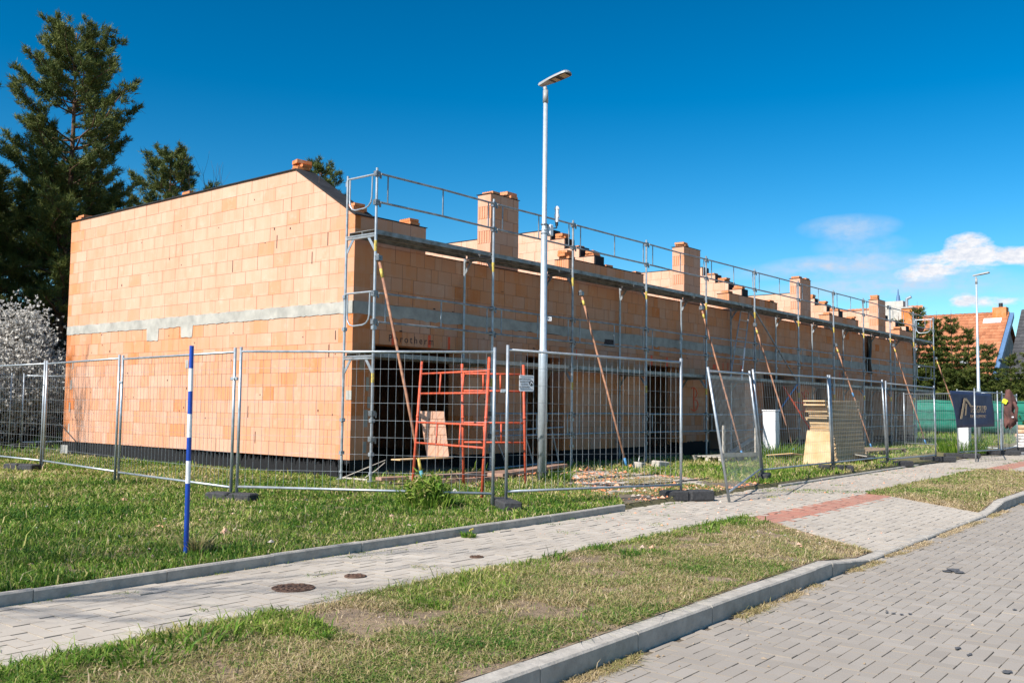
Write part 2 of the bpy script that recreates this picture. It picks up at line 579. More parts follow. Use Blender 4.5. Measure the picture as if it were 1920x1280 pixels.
# ------------------------------------------------------------------ ground
def ground_sheets():
    xs = [-400, -60, -12, -8, -4, 0, 4, 8, 14, 22, 40, 90, 500]
    prof = [(400, -.02), (60, -.02), (12, -.02), (2, -.02), (-5.79, -.02), (-5.83, -.10), (-7.40, -.10), (-7.46, -.23), (-9.30, -.24),
            (-9.34, -.245), (-14, -.245), (-60, -.245), (-400, -.245)]
    mb = MB()
    v = [(x, S(min(x, 60) if x > 0 else max(x, -20), y), z) for x in xs for (y, z) in prof]
    n = len(prof)
    f = [(i * n + j, i * n + j + 1, (i + 1) * n + j + 1, (i + 1) * n + j) for i in range(len(xs) - 1) for j in range(n - 1)]
    mb.add(v, f)
    o = struct(mb.build('ground', 'soil'))
    fix_normals(o)
    # strips lying on it
    def strip(name, poly, z, mat, th=0):
        mb = MB()
        if th:
            mb.prism(poly, lambda a, b, c: (a, S(a, b), c), z, z - th)
        else:
            mb.add([(x, S(x, y), z) for x, y in poly], [tuple(range(len(poly)))])
        o = struct(mb.build(name, mat)); fix_normals(o)
        if th:
            return o
        if o.data.polygons[0].normal.z < 0:
            o.data.flip_normals()
        return o
    strip('pavement_bed', [(-14, -7.43), (60, -7.43), (60, -5.9), (16, -5.9), (-14, -5.9)], -.0872, 'sand')
    strip('road_bed', [(-14, -60), (120, -60), (120, -9.45), (-14, -9.45)], -.2072, 'sand')
    strip('driveway_bed', [(-1.1, -9.38), (4.0, -9.38), (5.2, -7.44), (-.1, -7.44)], -.188, 'sand')
    strip('entrance_bed', [(-.1, -5.78), (.9, -4.75), (2.0, -3.2), (3.3, -2.0), (5.4, -1.6), (5.3, -3.6), (4.9, -4.9), (4.6, -5.78)], -.012, 'sand')
    strip('yard_paving_bed', [(13.8, -5.9), (14.2, -4.9), (22, -4.6), (60, -4.6), (60, -5.9)], -.05, 'sand')
    strip('far_road', [(24, -60), (120, -60), (120, -9.45), (24, -9.45)], -.204, 'roadbase')
    strip('far_pavement', [(24, -9.3), (120, -9.3), (120, -4.9), (24, -4.9)], -.080, 'roadbase')


ground_sheets()


def edge_a(y):
    return (y + 7.42) / 1.95 * 1.1 + .04


def edge_b(y):
    return 4.76 + (y + 7.42) / 1.95 * .88


def vz(x, y):
    drop = .094 * np.clip((-7.95 - y) / 1.30, 0, 1)
    e = np.where(x < 2.4, edge_a(y) - x, x - edge_b(y))
    return -.072 - drop * np.clip((np.where(x < 2.4, 1.6, 1.05) - e) / 1.05, 0, 1)


def verge_sheet(x_far, edge, far_edge):
    vs = []; fs = []
    ny, nx = 16, 120
    for j in range(ny + 1):
        y = -9.31 + (9.31 - 7.44) * j / ny
        xe = edge(y); xf = far_edge(y)
        for i in range(nx + 1):
            u = (i / nx) ** 2.2
            x = xe + (xf - xe) * u
            zz = float(vz(np.array(x), np.array(y))) + rnd.uniform(-.004, .004)
            vs.append((x, S(x, y), zz))
    for j in range(ny):
        for i in range(nx):
            k = j * (nx + 1) + i
            fs.append((k, k + 1, k + nx + 2, k + nx + 1))
    # skirt along the driveway side
    o = len(vs)
    for j in range(ny + 1):
        v = vs[j * (nx + 1)]
        vs.append((v[0], v[1], v[2] - .12))
    for j in range(ny):
        fs.append((j * (nx + 1), (j + 1) * (nx + 1), o + j + 1, o + j))
    return vs, fs


def verges(MBc):
    for (edge, far) in ((edge_a, lambda y: -14.0), (edge_b, lambda y: 13.35 + (y + 7.42) / 1.95 * 1.1)):
        mb = MBc(); vs, fs = verge_sheet(0, edge, far)
        mb.add(vs, fs)
        o = struct(mb.build('verge_soil', 'dry')); fix_normals(o)
        if o.data.polygons[40].normal.z < 0:
            o.data.flip_normals()


verges(MB)


def inpoly(px, py, poly):
    r = np.zeros(px.shape, bool)
    n = len(poly)
    for i in range(n):
        x0, y0 = poly[i]; x1, y1 = poly[(i + 1) % n]
        c = ((y0 > py) != (y1 > py)) & (px < (x1 - x0) * (py - y0) / (y1 - y0 + 1e-12) + x0)
        r ^= c
    return r


def pavers(name, bbox, test, z, w=.1, tone_fn=None, gap=.0032, wob=.0018, lift=None):
    """herringbone of 20x10 cm stones, each a chamfered block"""
    x0, x1, y0, y1 = bbox
    nx = int((x1 - x0) / w) + 2; ny = int((y1 - y0) / w) + 2
    I, J = np.meshgrid(np.arange(nx), np.arange(ny), indexing='ij')
    t = (I - J) % 4
    H = t == 0; V = t == 3
    cx = np.concatenate([(I[H] + 1.0), (I[V] + .5)]) * w + x0
    cy = np.concatenate([(J[H] + .5), (J[V] + 1.0)]) * w + y0
    hx = np.concatenate([np.full(H.sum(), w), np.full(V.sum(), w / 2)]) - gap / 2
    hy = np.concatenate([np.full(H.sum(), w / 2), np.full(V.sum(), w)]) - gap / 2
    k = test(cx, cy)
    cx, cy, hx, hy = cx[k], cy[k], hx[k], hy[k]
    n = len(cx)
    cy = cy + 0
    zj = rng.normal(0, wob, n)
    tlx = rng.normal(0, .004, n); tly = rng.normal(0, .004, n)
    ch = .0022
    V_ = []
    for (e, dz) in ((0, -.03), (0, -ch), (ch, 0)):
        for (sx, sy) in ((-1, -1), (1, -1), (1, 1), (-1, 1)):
            X = sx * (hx - e); Y = sy * (hy - e)
            px = cx + X; py = cy + Y
            zz = z + dz + zj + tlx * X + tly * Y
            if lift is not None:
                zz = zz + lift(px, py)
            V_.append(np.stack([px, S(px, py), zz], 1))
    V_ = np.stack(V_, 1).reshape(-1, 3)
    base = []
    for r in (0, 1):
        for i in range(4):
            j = (i + 1) % 4
            a, b, c, d = r * 4 + i, r * 4 + j, r * 4 + 4 + j, r * 4 + 4 + i
            base += [(a, b, c), (a, c, d)]
    base += [(8, 9, 10), (8, 10, 11)]
    base = np.array(base)
    T = (base[None] + (np.arange(n) * 12)[:, None, None]).reshape(-1, 3)
    tn = np.clip(rng.normal(.5, .22, n), 0, 1)
    if tone_fn is not None:
        tn = tone_fn(cx, cy, tn)
    tone = np.repeat(tn[:, None], len(base), 1); tone[:, 8:16] = -1.0; tone = tone.ravel()
    return struct(tri_mesh(name, V_, T, tone, 'paver', domain='FACE'))


DR = lambda y: (y + 7.42) / 1.95 * 1.1        # slanted drive edges, zero at the pavement side, growing negative
RED1 = lambda x, y: (y < -7.42) & (y > -7.95) & (x > .15 + DR(y)) & (x < 4.75 + DR(y) * .8)
pavers('pavement', (-10.6, 24, -7.52, -5.80), lambda x, y: (y > -7.47) & (y < -5.83), -.08)
pavers('driveway', (-1.6, 5.4, -9.50, -7.42),
       lambda x, y: (x > .1 + DR(y)) & (x < 4.85 + DR(y) * .8) & (y < -7.44) & (y > -9.36), -.08,
       tone_fn=lambda x, y, t: np.where(y > -7.93, t + 2.0, t), lift=lambda x, y: -.092 * np.clip((-7.95 - y) / 1.35, 0, 1))
pavers('crossing_paving', (12.5, 24, -9.40, -7.42),
       lambda x, y: (x > 13.4 + DR(y)) & (y < -7.44) & (y > -9.24), -.08,
       tone_fn=lambda x, y, t: np.where(y > -7.93, t + 2.0, t))
EP = [(-.1, -5.9), (-.05, -5.75), (.9, -4.75), (2.0, -3.2), (3.3, -2.1), (5.2, -1.7), (5.0, -3.6), (4.7, -4.9), (4.5, -5.9)]
pavers('entrance_paving', (-.3, 5.6, -5.9, -1.4), lambda x, y: inpoly(x, y, EP), -.012, wob=.006,
       lift=lambda x, y: -.066 * np.clip((-4.9 - y) / 1.0, 0, 1))
YP = [(14.0, -5.92), (14.2, -5.1), (17.2, -4.75), (24, -4.7), (24, -5.92)]
pavers('yard_paving', (13.6, 24, -5.92, -4.2), lambda x, y: inpoly(x, y, YP), -.03, wob=.004,
       lift=lambda x, y: -.048 * np.clip((-5.2 - y) / .7, 0, 1))
pavers('road', (-8.2, 24, -17.0, -9.3), lambda x, y: (y < -9.40) & (-(y + 9.5) < 3.0 + (x + 8.2) * .45), -.20, wob=.0015, tone_fn=lambda x, y, t: t + 4.0)


def kerbs():
    mb = MB()
    def run(x0, x1, y0, w, top, h, step=1.0, topfn=None):
        x = x0
        while x < x1 - .05:
            xe = min(x + step, x1)
            j = rnd.uniform(-.004, .004); jz = rnd.uniform(-.003, .003)
            e = .012
            za = top + jz + (topfn(x) if topfn else 0); zb = top + jz + (topfn(xe) if topfn else 0)
            v = []
            for (xx, zt) in ((x + .003, za), (xe - .003, zb)):
                ya = S(xx, y0) + j
                for (yy, zz) in ((ya, zt - h), (ya + w, zt - h), (ya + w, zt - .004), (ya + w - .006, zt), (ya + e, zt), (ya, zt - e)):
                    v.append((xx, yy, zz))
            f = [(i, 6 + i, 6 + (i + 1) % 6, (i + 1) % 6) for i in range(6)] + [tuple(range(6)), tuple(reversed(range(6, 12)))]
            mb.add(v, f)
            x = xe
    def ramp(x):
        r = 0
        if -1.55 < x < 3.9:
            r = -.098
        if -2.6 < x <= -1.55:
            r = -.098 * (x + 2.6) / 1.05
        if 3.9 <= x < 4.95:
            r = -.098 * (4.95 - x) / 1.05
        if 10.2 <= x:
            r = -.098 * min(1, (x - 10.2) / 1.0)
        return r
    run(-14, -2.6, -9.44, .15, -.075, .25)
    run(-2.6, 4.95, -9.44, .15, -.075, .25, .525, ramp)
    run(4.95, 30, -9.44, .15, -.075, .25, 1.0, ramp)
    run(-12, -.3, -5.90, .055, .005, .2)
    run(5.0, 13.9, -5.90, .055, -.045, .12)
    run(-12, .1, -7.41, .05, -.074, .1)
    run(4.8, 13.3, -7.41, .05, -.074, .1)
    o = mb.build('kerb', 'kerb'); fix_normals(o); struct(o)


kerbs()

# ------------------------------------------------------------------ grass
def frustum_mask(x, y, margin=1.5):
    dx = x - CAM.x; dy = y - CAM.y
    d = dx * fwd.x + dy * fwd.y
    l = dx * right.x + dy * right.y
    return (d > 2.5) & (np.abs(l) < d * .56 + margin)


def vnoise(x, y, s, seed):
    r = np.random.default_rng(seed); g = r.random((257, 257))
    u = (x * s) % 256; v = (y * s) % 256
    i = u.astype(int); j = v.astype(int); fu = u - i; fv = v - j
    fu = fu * fu * (3 - 2 * fu); fv = fv * fv * (3 - 2 * fv)
    i1 = (i + 1) % 257; j1 = (j + 1) % 257
    return (g[i, j] * (1 - fu) + g[i1, j] * fu) * (1 - fv) + (g[i, j1] * (1 - fu) + g[i1, j1] * fu) * fv


def fbm(x, y, s, seed):
    return (vnoise(x, y, s, seed) * .5 + vnoise(x, y, s * 2.1, seed + 1) * .3 + vnoise(x, y, s * 4.3, seed + 2) * .2)


def grass(name, label, bbox, test, zfn, n, hmean, mat, tone_mu, tone_sd, width=.0042, dens_ref=7.0, dens_pow=1.6, flat=.35, bald=.0, seed=1, clump=.5):
    r = np.random.default_rng(seed)
    x0, x1, y0, y1 = bbox
    xs = []; ys = []; tot = 0
    while tot < n:
        x = r.uniform(x0, x1, n * 2); y = r.uniform(y0, y1, n * 2)
        yy = S(x, y)
        k = test(x, y) & frustum_mask(x, yy)
        d = np.hypot(x - CAM.x, yy - CAM.y)
        p = np.minimum(1, (dens_ref / d) ** dens_pow)
        f = fbm(x, y, 2.2, seed + 50)
        p = p * np.clip((f - bald) * 3.2, .03 if bald > 0 else .2, 1)
        if clump > 0:
            f2 = vnoise(x, y, 9.0, seed + 70)
            p = p * (1 - clump + clump * np.clip(f2 * 2.2 - .35, 0, 1))
        k &= r.random(n * 2) < p
        xs.append(x[k]); ys.append(y[k]); tot += k.sum()
        if k.sum() == 0:
            break
    x = np.concatenate(xs)[:n]; y = np.concatenate(ys)[:n]
    n = len(x)
    yy = S(x, y)
    d = np.hypot(x - CAM.x, yy - CAM.y)
    z = zfn(x, y)
    big = fbm(x, y, 1.1, seed + 9)
    h = hmean * np.exp(r.normal(0, .42, n)) * (.55 + 1.0 * big)
    a = r.uniform(0, 2 * np.pi, n)
    ln = np.abs(r.normal(0, 1, n)) * flat + .15
    w = width * np.exp(r.normal(0, .25, n)) * np.clip(d / 8.0, 1, 3.2)
    dx, dy = np.cos(a), np.sin(a)
    px, py = -dy, dx
    sw = r.uniform(0, np.pi, n)
    px = np.cos(sw); py = np.sin(sw)
    root = np.stack([x, yy, z - .004], 1)
    wv = np.stack([px, py, np.zeros(n)], 1) * w[:, None]
    dv = np.stack([dx, dy, np.zeros(n)], 1)
    up_ = np.array([0, 0, 1.0])
    mid = root + dv * (h * ln * .35)[:, None] + up_ * (h * .58)[:, None]
    tip = root + dv * (h * ln * 1.25)[:, None] + up_ * (h * np.clip(1.0 - .35 * ln, .25, 1))[:, None]
    V = np.stack([root - wv, root + wv, mid - wv * .8, mid + wv * .8, tip], 1).reshape(-1, 3)
    T = (np.array([(0, 1, 3), (0, 3, 2), (2, 3, 4)])[None] + (np.arange(n) * 5)[:, None, None]).reshape(-1, 3)
    t = np.clip(tone_mu + (fbm(x, y, .55, seed + 31) - .5) * .9 + (fbm(x, y, 3.0, seed + 37) - .5) * .6 + r.normal(0, tone_sd, n), 0, 1)
    tt = np.repeat(t[:, None], 5, 1); tt[:, :2] = np.clip(tt[:, :2] + .12, 0, 1)
    o = tri_mesh(name, V, T, tt.ravel(), mat)
    tag(o, label, 'grass', kind='stuff')
    return o


def lawn_test(x, y):
    yy = S(x, y)
    inb = (x > -.02) & (x < 30.9) & (yy > -.08) & (yy < 10.4)
    ent = inpoly(x, y, EP)
    edge = (x > 13.6) & (y < -4.6)
    gap = (x > -.25) & (x < 4.9) & (y < -5.2) & inpoly(x, y, EP)
    wood = (x > -.5) & (x < 4.4) & (yy > -2.15) & (yy < -1.0) & (vnoise(x, y, 3.0, 3) > .3)
    return (y > -5.80) & ~wood & ~inb & ~ent & ~edge & ~gap


def lawn_z(x, y):
    return np.full(x.shape, -.02)


grass('lawn_grass', 'green spring lawn with patches of dry straw growing up to the brick gable', (-11, 0.4, -5.82, 12),
      lawn_test, lawn_z, 300000, .043, 'grass', .52, .27, dens_pow=1.15, seed=3, bald=.16, clump=.75, flat=.6)
grass('lawn_grass', 'tufty grass around the scaffold feet and along the house fronts', (0.2, 34, -5.78, 0.1),
      lawn_test, lawn_z, 130000, .055, 'grass', .60, .22, dens_ref=11, dens_pow=1.1, seed=5, bald=.12)
grass('lawn_grass', 'rougher grass behind and beyond the unfinished houses', (-8, 60, -4.6, 40),
      lambda x, y: lawn_test(x, y) & ((x > 34) | (S(x, y) > 10.5)) & ~((x > 13.6) & (y < -4.6)), lawn_z, 50000, .13, 'grass', .40, .15, dens_ref=25, dens_pow=.6, seed=8)
grass('verge_grass', 'patchy half dry grass on the near verge strip beside the road kerb', (-10.5, .3, -9.29, -7.44),
      lambda x, y: (x < -.02 + DR(y)), vz, 300000, .024, 'straw', .60, .28, width=.0030,
      dens_ref=5.0, dens_pow=1.1, flat=1.4, bald=.30, seed=12, clump=.85)
grass('verge_grass', 'lush green fringe of the near verge along the pavement edge', (-10.5, .1, -8.3, -7.40),
      lambda x, y: (y > -7.46 - .85 * vnoise(x, y * 0 + 7, 1.9, 5) ** 1.7 - .15 * vnoise(x, y, 6.0, 8)) & (vnoise(x, y, 2.6, 6) > .30) & (x < edge_a(y)),
      vz, 26000, .040, 'grass', .36, .18, width=.0036, dens_ref=5.0, dens_pow=1.3, flat=.9, seed=14, clump=.85)
grass('verge_grass', 'patchy half dry grass on the far verge island past the driveway', (2.6, 13.4, -9.29, -7.44),
      lambda x, y: (x > 4.75 + DR(y) * .8) & (x < 13.3 + DR(y)), vz, 100000, .027, 'straw', .60, .25, width=.0032,
      dens_ref=13.0, dens_pow=1.0, flat=1.0, bald=.12, seed=16, clump=.6)
# dry litter and weeds in the road gutter and in paver joints
grass('gutter_weeds', 'dry stalks and weeds caught in the gutter along the road kerb', (-8.5, 12, -9.78, -9.44),
      lambda x, y: (vnoise(x, y, 3.1, 9) > .45) & ((y > -9.55) | ((vnoise(x, y, 2.0, 19) > .72) & (x < -4))), lambda x, y: np.full(x.shape, -.2), 14000, .02, 'straw', .72, .14, width=.0026,
      dens_ref=5, dens_pow=.8, flat=2.2, seed=21, clump=.8)
grass('joint_weeds', 'tiny weeds and moss in the joints of the pavement', (-9, 22, -7.4, -5.88),
      lambda x, y: (vnoise(x, y, 2.3, 4) > .80) | ((y > -5.95) & (vnoise(x, y, 2.0, 41) > .5)), lambda x, y: np.full(x.shape, -.088), 9000, .018, 'grass', .45, .2, width=.003,
      dens_ref=6, dens_pow=.6, flat=1.6, seed=23, clump=.9)
grass('entrance_weeds', 'dry grass and weeds creeping over the paved site entrance', (-.2, 6, -5.8, -1.4),
      lambda x, y: inpoly(x, y, EP) & (fbm(x, y, 1.3, 77) > .50), lambda x, y: np.full(x.shape, -.02), 16000, .03, 'straw', .50, .2, width=.003,
      dens_ref=14, dens_pow=.8, flat=1.2, seed=27, clump=.8)


def crumbs(name, label, n, fn, size, seed, z, tonefn=None):
    r = np.random.default_rng(seed)
    x, y = fn(r, n)
    n = len(x)
    s = size * np.exp(r.normal(0, .5, n))
    oct_ = np.array([(1, 0, 0), (0, 1, 0), (-1, 0, 0), (0, -1, 0), (0, 0, .6), (0, 0, -.3)], float)
    V = oct_[None] * s[:, None, None] * r.uniform(.5, 1.3, (n, 6, 1))
    a = r.uniform(0, 6.28, n); ca, sa = np.cos(a), np.sin(a)
    X = V[:, :, 0] * ca[:, None] - V[:, :, 1] * sa[:, None]; Y = V[:, :, 0] * sa[:, None] + V[:, :, 1] * ca[:, None]
    P_ = np.stack([X + x[:, None], Y + S(x, y)[:, None], V[:, :, 2] + z], 2).reshape(-1, 3)
    T = np.array([(0, 1, 4), (1, 2, 4), (2, 3, 4), (3, 0, 4), (1, 0, 5), (2, 1, 5), (3, 2, 5), (0, 3, 5)])
    T = (T[None] + (np.arange(n) * 6)[:, None, None]).reshape(-1, 3)
    t = r.random(n) if tonefn is None else tonefn(r, n)
    return tag(tri_mesh(name, P_, T, np.repeat(t, 6), 'crumb'), label, 'rubble', kind='stuff')


def _ent(r, n):
    x = r.uniform(.2, 5.6, n); y = r.uniform(-5.8, -1.3, n)
    k = (fbm(x, y, 1.0, 5) > .47)
    return x[k], y[k]


crumbs('brick_rubble', 'orange brick crumbs strewn over the paved site entrance', 2600, _ent, .022, 5, -.005, lambda r, n: r.random(n) * .9)
crumbs('brick_rubble', 'dark grit and crumbs scattered on the pavement by the entrance', 900, lambda r, n: (r.uniform(-3, 14, n), -7.4 + 1.5 * r.random(n)), .008, 6, -.078,
       lambda r, n: .35 + r.random(n) * .65)
crumbs('leaf_litter', 'small pale stones and dead leaves lying in the verge', 500, lambda r, n: (r.uniform(-9, 0, n), r.uniform(-9.2, -7.5, n)), .012, 7, -.078,
       lambda r, n: .6 + r.random(n) * .4)

crumbs('leaf_litter', 'pale dead leaves and small scraps lying in the lawn', 420, lambda r, n: (r.uniform(-9, 0, n), r.uniform(-5.7, 2, n)), .016, 17, .0,
       lambda r, n: .6 + r.random(n) * .25)
crumbs('brick_rubble', 'broken brick and wood scraps under the scaffold behind the white utility box', 420, lambda r, n: (r.uniform(14.2, 17.5, n), r.normal(-2.3, .28, n)), .05, 28, .0,
       lambda r, n: r.random(n))
crumbs('brick_rubble', 'chips of brick lying in the grass in front of the first house', 260, lambda r, n: (r.uniform(.5, 9, n), r.normal(-1.9, .4, n)), .028, 29, .01,
       lambda r, n: r.random(n) * .85)
crumbs('grit', 'grit, sand and straw bits scattered over the road paving', 900, lambda r, n: (r.uniform(-7.5, 14, n), -9.55 - r.exponential(.7, n)), .0055, 18, -.197,
       lambda r, n: .93 + r.random(n) * .07)

# ------------------------------------------------------------------ the unfinished row of brick houses
LX = 30.87          # length of the row
DY = 10.35          # depth
ROWS_LO = [.308 + i * .2532 for i in range(11)]          # up to 2.84
ROWS_HI = [3.05 + i * .2545 for i in range(11)]          # up to 5.595
RIDGE_Y = 1.68


def block_wall(mb, fn, s0, s1, rows, hole=None, clip=None, thick=.38, base=.3, sd=.16, seed=1, L=.375, corner=(), joint=True, tonef=None):
    """blocks along s; fn(s,z,d)->xyz with d=0 the visible face; hole(s,z)->True where open (tested per interval edges)"""
    r = random.Random(seed)
    for ri in range(len(rows) - 1):
        z0, z1 = rows[ri], rows[ri + 1]
        zc = (z0 + z1) / 2
        cuts = [s0, s1]
        if hole:
            for (a, b, za, zb) in hole:
                if za < zc < zb:
                    cuts += [a, b]
        cuts = sorted(set([min(max(c, s0), s1) for c in cuts]))
        for a, b in zip(cuts[:-1], cuts[1:]):
            if b - a < .01:
                continue
            mid = (a + b) / 2
            if hole and any(h[0] < mid < h[1] and h[2] < zc < h[3] for h in hole):
                continue
            p = a
            first = True
            while p < b - 1e-4:
                if first:
                    ln = L * (.34 if ri % 2 else .83) if (b - a) > .6 else L
                    first = False
                else:
                    ln = L * r.choice([1, 1, 1, 1, .75, .5, 1.25, 1.0])
                q = min(p + ln, b)
                if b - q < .09:
                    q = b
                t = base + r.gauss(0, sd) * .6
                if r.random() < .06:
                    t += .24
                cm = (p + q) / 2
                for (c, wd, add) in corner:
                    if abs(cm - c) < wd:
                        t += add * (1.0 if ri % 2 else .55)
                if tonef:
                    t += tonef(cm, zc)
                t = min(1, max(0, t))
                poly = [(p, z0), (q, z0), (q, z1), (p, z1)]
                if clip:
                    poly = clip_poly(poly, clip)
                if len(poly) >= 3:
                    jd = r.uniform(-.0015, .002)
                    g = .0035 * r.uniform(.7, 1.3)
                    if r.random() < .04:
                        g = .009
                    cs = sum(c[0] for c in poly) / len(poly); cz = sum(c[1] for c in poly) / len(poly)
                    ws = max(.03, max(c[0] for c in poly) - min(c[0] for c in poly)); wz = max(.03, max(c[1] for c in poly) - min(c[1] for c in poly))
                    ks = 1 - 2 * g / ws; kz = 1 - 2 * .0026 / wz
                    n = len(poly)
                    v = [fn(a_, b_, thick) for a_, b_ in poly] + [fn(a_, b_, .006) for a_, b_ in poly] + \
                        [fn(cs + (a_ - cs) * ks, cz + (b_ - cz) * kz, jd) for a_, b_ in poly]
                    f = [tuple(range(n)), tuple(range(2 * n, 3 * n))]
                    tn = [t, t]
                    for i in range(n):
                        j = (i + 1) % n
                        f.append((i, j, n + j, n + i)); tn.append(t)
                    for i in range(n):
                        j = (i + 1) % n
                        f.append((n + i, n + j, 2 * n + j, 2 * n + i)); tn.append(-1.0)
                    mb.add(v, f, tn)
                p = q


def clip_poly(poly, clip):
    """keep b <= k*a + c for each (k,c)"""
    for (k, c) in clip:
        out = []
        n = len(poly)
        for i in range(n):
            P0 = poly[i]; P1 = poly[(i + 1) % n]
            d0 = k * P0[0] + c - P0[1]; d1 = k * P1[0] + c - P1[1]
            if d0 >= 0:
                out.append(P0)
            if (d0 > 1e-9 and d1 < -1e-9) or (d0 < -1e-9 and d1 > 1e-9):
                u = d0 / (d0 - d1)
                out.append((P0[0] + (P1[0] - P0[0]) * u, P0[1] + (P1[1] - P0[1]) * u))
        poly = out
        if len(poly) < 3:
            return []
    return poly


HOUSE = thing('row_house_shell', 'long unfinished terrace of bare orange clay block walls without a roof', 'building')


def ragged(a0, a1, b, amp, step, seed, drip=0.0):
    r = random.Random(seed)
    pts = []
    n = max(2, int(abs(a1 - a0) / step))
    for i in range(n + 1):
        a = a0 + (a1 - a0) * i / n
        bb = b + r.uniform(-amp, amp) + (-drip * r.random() ** 4)
        pts.append((a, bb))
    return pts


def house():
    fac = lambda s, z, d: (s, d, z)                       # facade: s=X, looking -Y
    gab = lambda s, z, d: (d, s, z)                       # gable: s=Y, looking -X
    sl = (5.595 - 4.56) / RIDGE_Y
    gclip = [(sl, 4.56)]
    # gable wall
    mb = MB()
    lowtone = lambda s, z: .10 + (.22 if (1.3 < z < 2.3 and 1.0 < s < 3.6 and int(z / .25 + s * .7) % 2 == 0) else 0) + (.16 if z > 2.2 and s > 4.5 else 0)
    block_wall(mb, gab, 0, DY, ROWS_LO, L=.45, sd=.17, base=.27, seed=3, corner=[(0, .3, .55), (DY, .3, .50)], tonef=lowtone)
    fix_normals(mb.build('gable_wall', 'clay', HOUSE)); mb = MB()
    block_wall(mb, gab, 0, DY, ROWS_HI, L=.5, clip=gclip, base=.18, sd=.09, seed=4, corner=[(0, .3, .5), (DY, .28, .5), (DY - .9, .18, .3)])
    fix_normals(mb.build('gable_wall', 'clay', HOUSE))
    # ring beam of the gable with the two plastered pockets, ragged lower edge
    mb = MB()
    low = []
    y = 0.0
    r = random.Random(5)
    segs = [(0, 4.93, 2.84), (4.93, 5.36, 2.60), (5.36, 6.23, 2.83), (6.23, 6.70, 2.575), (6.70, DY, 2.845)]
    for a, b, zz in segs:
        low += ragged(a + .01, b - .01, zz, .012, .07, int(a * 100) + 3)
    top = ragged(DY, 0, 3.052, .006, .11, 8)
    n = len(low)
    poly = low + top
    mb2 = MB()
    # triangulated as strips: top row resampled under each low point
    def topz(a):
        return 3.052 + .006 * math.sin(a * 9) + .004 * math.sin(a * 31)
    vs = []; fs = []
    for i, (a, b) in enumerate(low):
        vs += [(-.012, a, b), (-.012, a, topz(a)), (.3, a, b), (.3, a, topz(a))]
    for i in range(n - 1):
        k = i * 4
        fs += [(k, k + 1, k + 5, k + 4), (k + 1, k + 3, k + 7, k + 5), (k + 2, k, k + 4, k + 6)]
    fs += [(0, 2, 3, 1), (n * 4 - 4, n * 4 - 3, n * 4 - 1, n * 4 - 2)]
    mb2.add(vs, fs)
    fix_normals(mb2.build('ring_beam', 'concrete', HOUSE))
    # facade ground floor
    OPEN = [(.53, 2.84), (4.80, 6.14), (9.57, 11.30), (12.88, 15.10), (16.35, 18.77), (20.40, 21.87), (25.12, 26.97), (28.36, 30.03)]
    holes = [(a, b, -1, 2.33) for a, b in OPEN]
    lint = [(a - .12, b + .12, 2.33, 2.585) for a, b in OPEN]
    mb = MB()
    block_wall(mb, fac, .002, LX, ROWS_LO, hole=holes + lint, base=.47, sd=.2, seed=9, corner=[(0, .28, .3)])
    # rows straddling: lintel zone rows align with ROWS_LO[8..9]
    fix_normals(mb.build('front_wall', 'clay', HOUSE))
    for i, (a, b) in enumerate(OPEN):
        mb = MB()
        block_wall(mb, fac, a - .12, b + .12, [2.333, 2.587], base=.62, sd=.12, seed=30 + i, L=.25)
        fix_normals(mb.build('lintel', 'clay', HOUSE))
    # upper storey front: wall to the sill, raised at the party walls, tall piers between
    SEG = [(0.002, 1.75), (6.30, 9.48), (14.12, 17.40), (21.70, 24.52), (29.25, LX)]
    PIER = [(3.61, 4.50), (11.52, 12.41), (19.20, 20.06), (26.70, 27.54)]
    mb = MB()
    sill_holes = []
    xs = sorted([0.0, LX + 1] + [v for s_ in SEG for v in s_])
    solid = SEG
    hs_ = []
    prev = 0.0
    for a, b in SEG:
        if a > prev + .05:
            hs_.append((prev, a, 4.07, 9))
        prev = b
    up_rows = ROWS_HI[:7]
    block_wall(mb, fac, .002, LX, up_rows, hole=hs_ + [(0, LX, 4.575, 9)], base=.50, sd=.2, seed=11, corner=[(0, .28, .3)])
    fix_normals(mb.build('front_wall', 'clay', HOUSE))
    for i, (a, b) in enumerate(PIER):
        mb = MB()
        rows = [4.068 + k * .2525 for k in range(7)]
        rr = random.Random(40 + i)
        for k in range(6):
            z0, z1 = rows[k], rows[k + 1]
            off = .003
            c = (a + b) / 2
            spl = [a, a + (.30 if k % 2 else .52), b - (.18 if k % 2 else 0), b]
            spl = sorted(set(spl))
            for p, q in zip(spl[:-1], spl[1:]):
                if q - p < .02:
                    continue
                block_wall(mb, fac, p, q, [z0, z1], base=.36 + rr.uniform(-.08, .12), sd=.08, seed=rr.randrange(999), L=2.0, thick=.36)
            # left end of the pier: ribs of the cut blocks on every other course
            if k % 2 == 0:
                for g in range(5):
                    yy = .035 + g * .066
                    mb.box((a - .014, yy, z0 + .004), (a + .004, yy + .045, z1 - .003), .45)
            else:
                mb.box((a - .010, .006, z0 + .003), (a + .004, .352, z1 - .003), .30)
        fix_normals(mb.build('pier', 'clay', HOUSE))
        mb = MB(); mb.box((a - .03, -.012, rows[-1] + .001), (b + .03, .385, rows[-1] + .012))
        mb.build('felt_strip', 'felt', HOUSE)
    # ribbed cut ends of the raised wall pieces
    for (a, b) in SEG[1:]:
        mb = MB()
        for k in range(4):
            z0, z1 = 4.068 + k * .2545 - .2545 * 0, 4.068 + (k + 1) * .2545
            if z1 > 4.60:
                break
            for g in range(6):
                yy = .012 + g * .061
                mb.box((a - .010, yy, z0 + .004), (a + .002, yy + .046, z1 - .004), .62)
        fix_normals(mb.build('wall_end', 'clay', HOUSE))
    # felt on top of the walls
    mb = MB()
    for (a, b) in SEG:
        mb.box((a + (.30 if a < 1 else -.02), -.012, 4.581), (b + .025, .39, 4.594))
    prev = 1.75
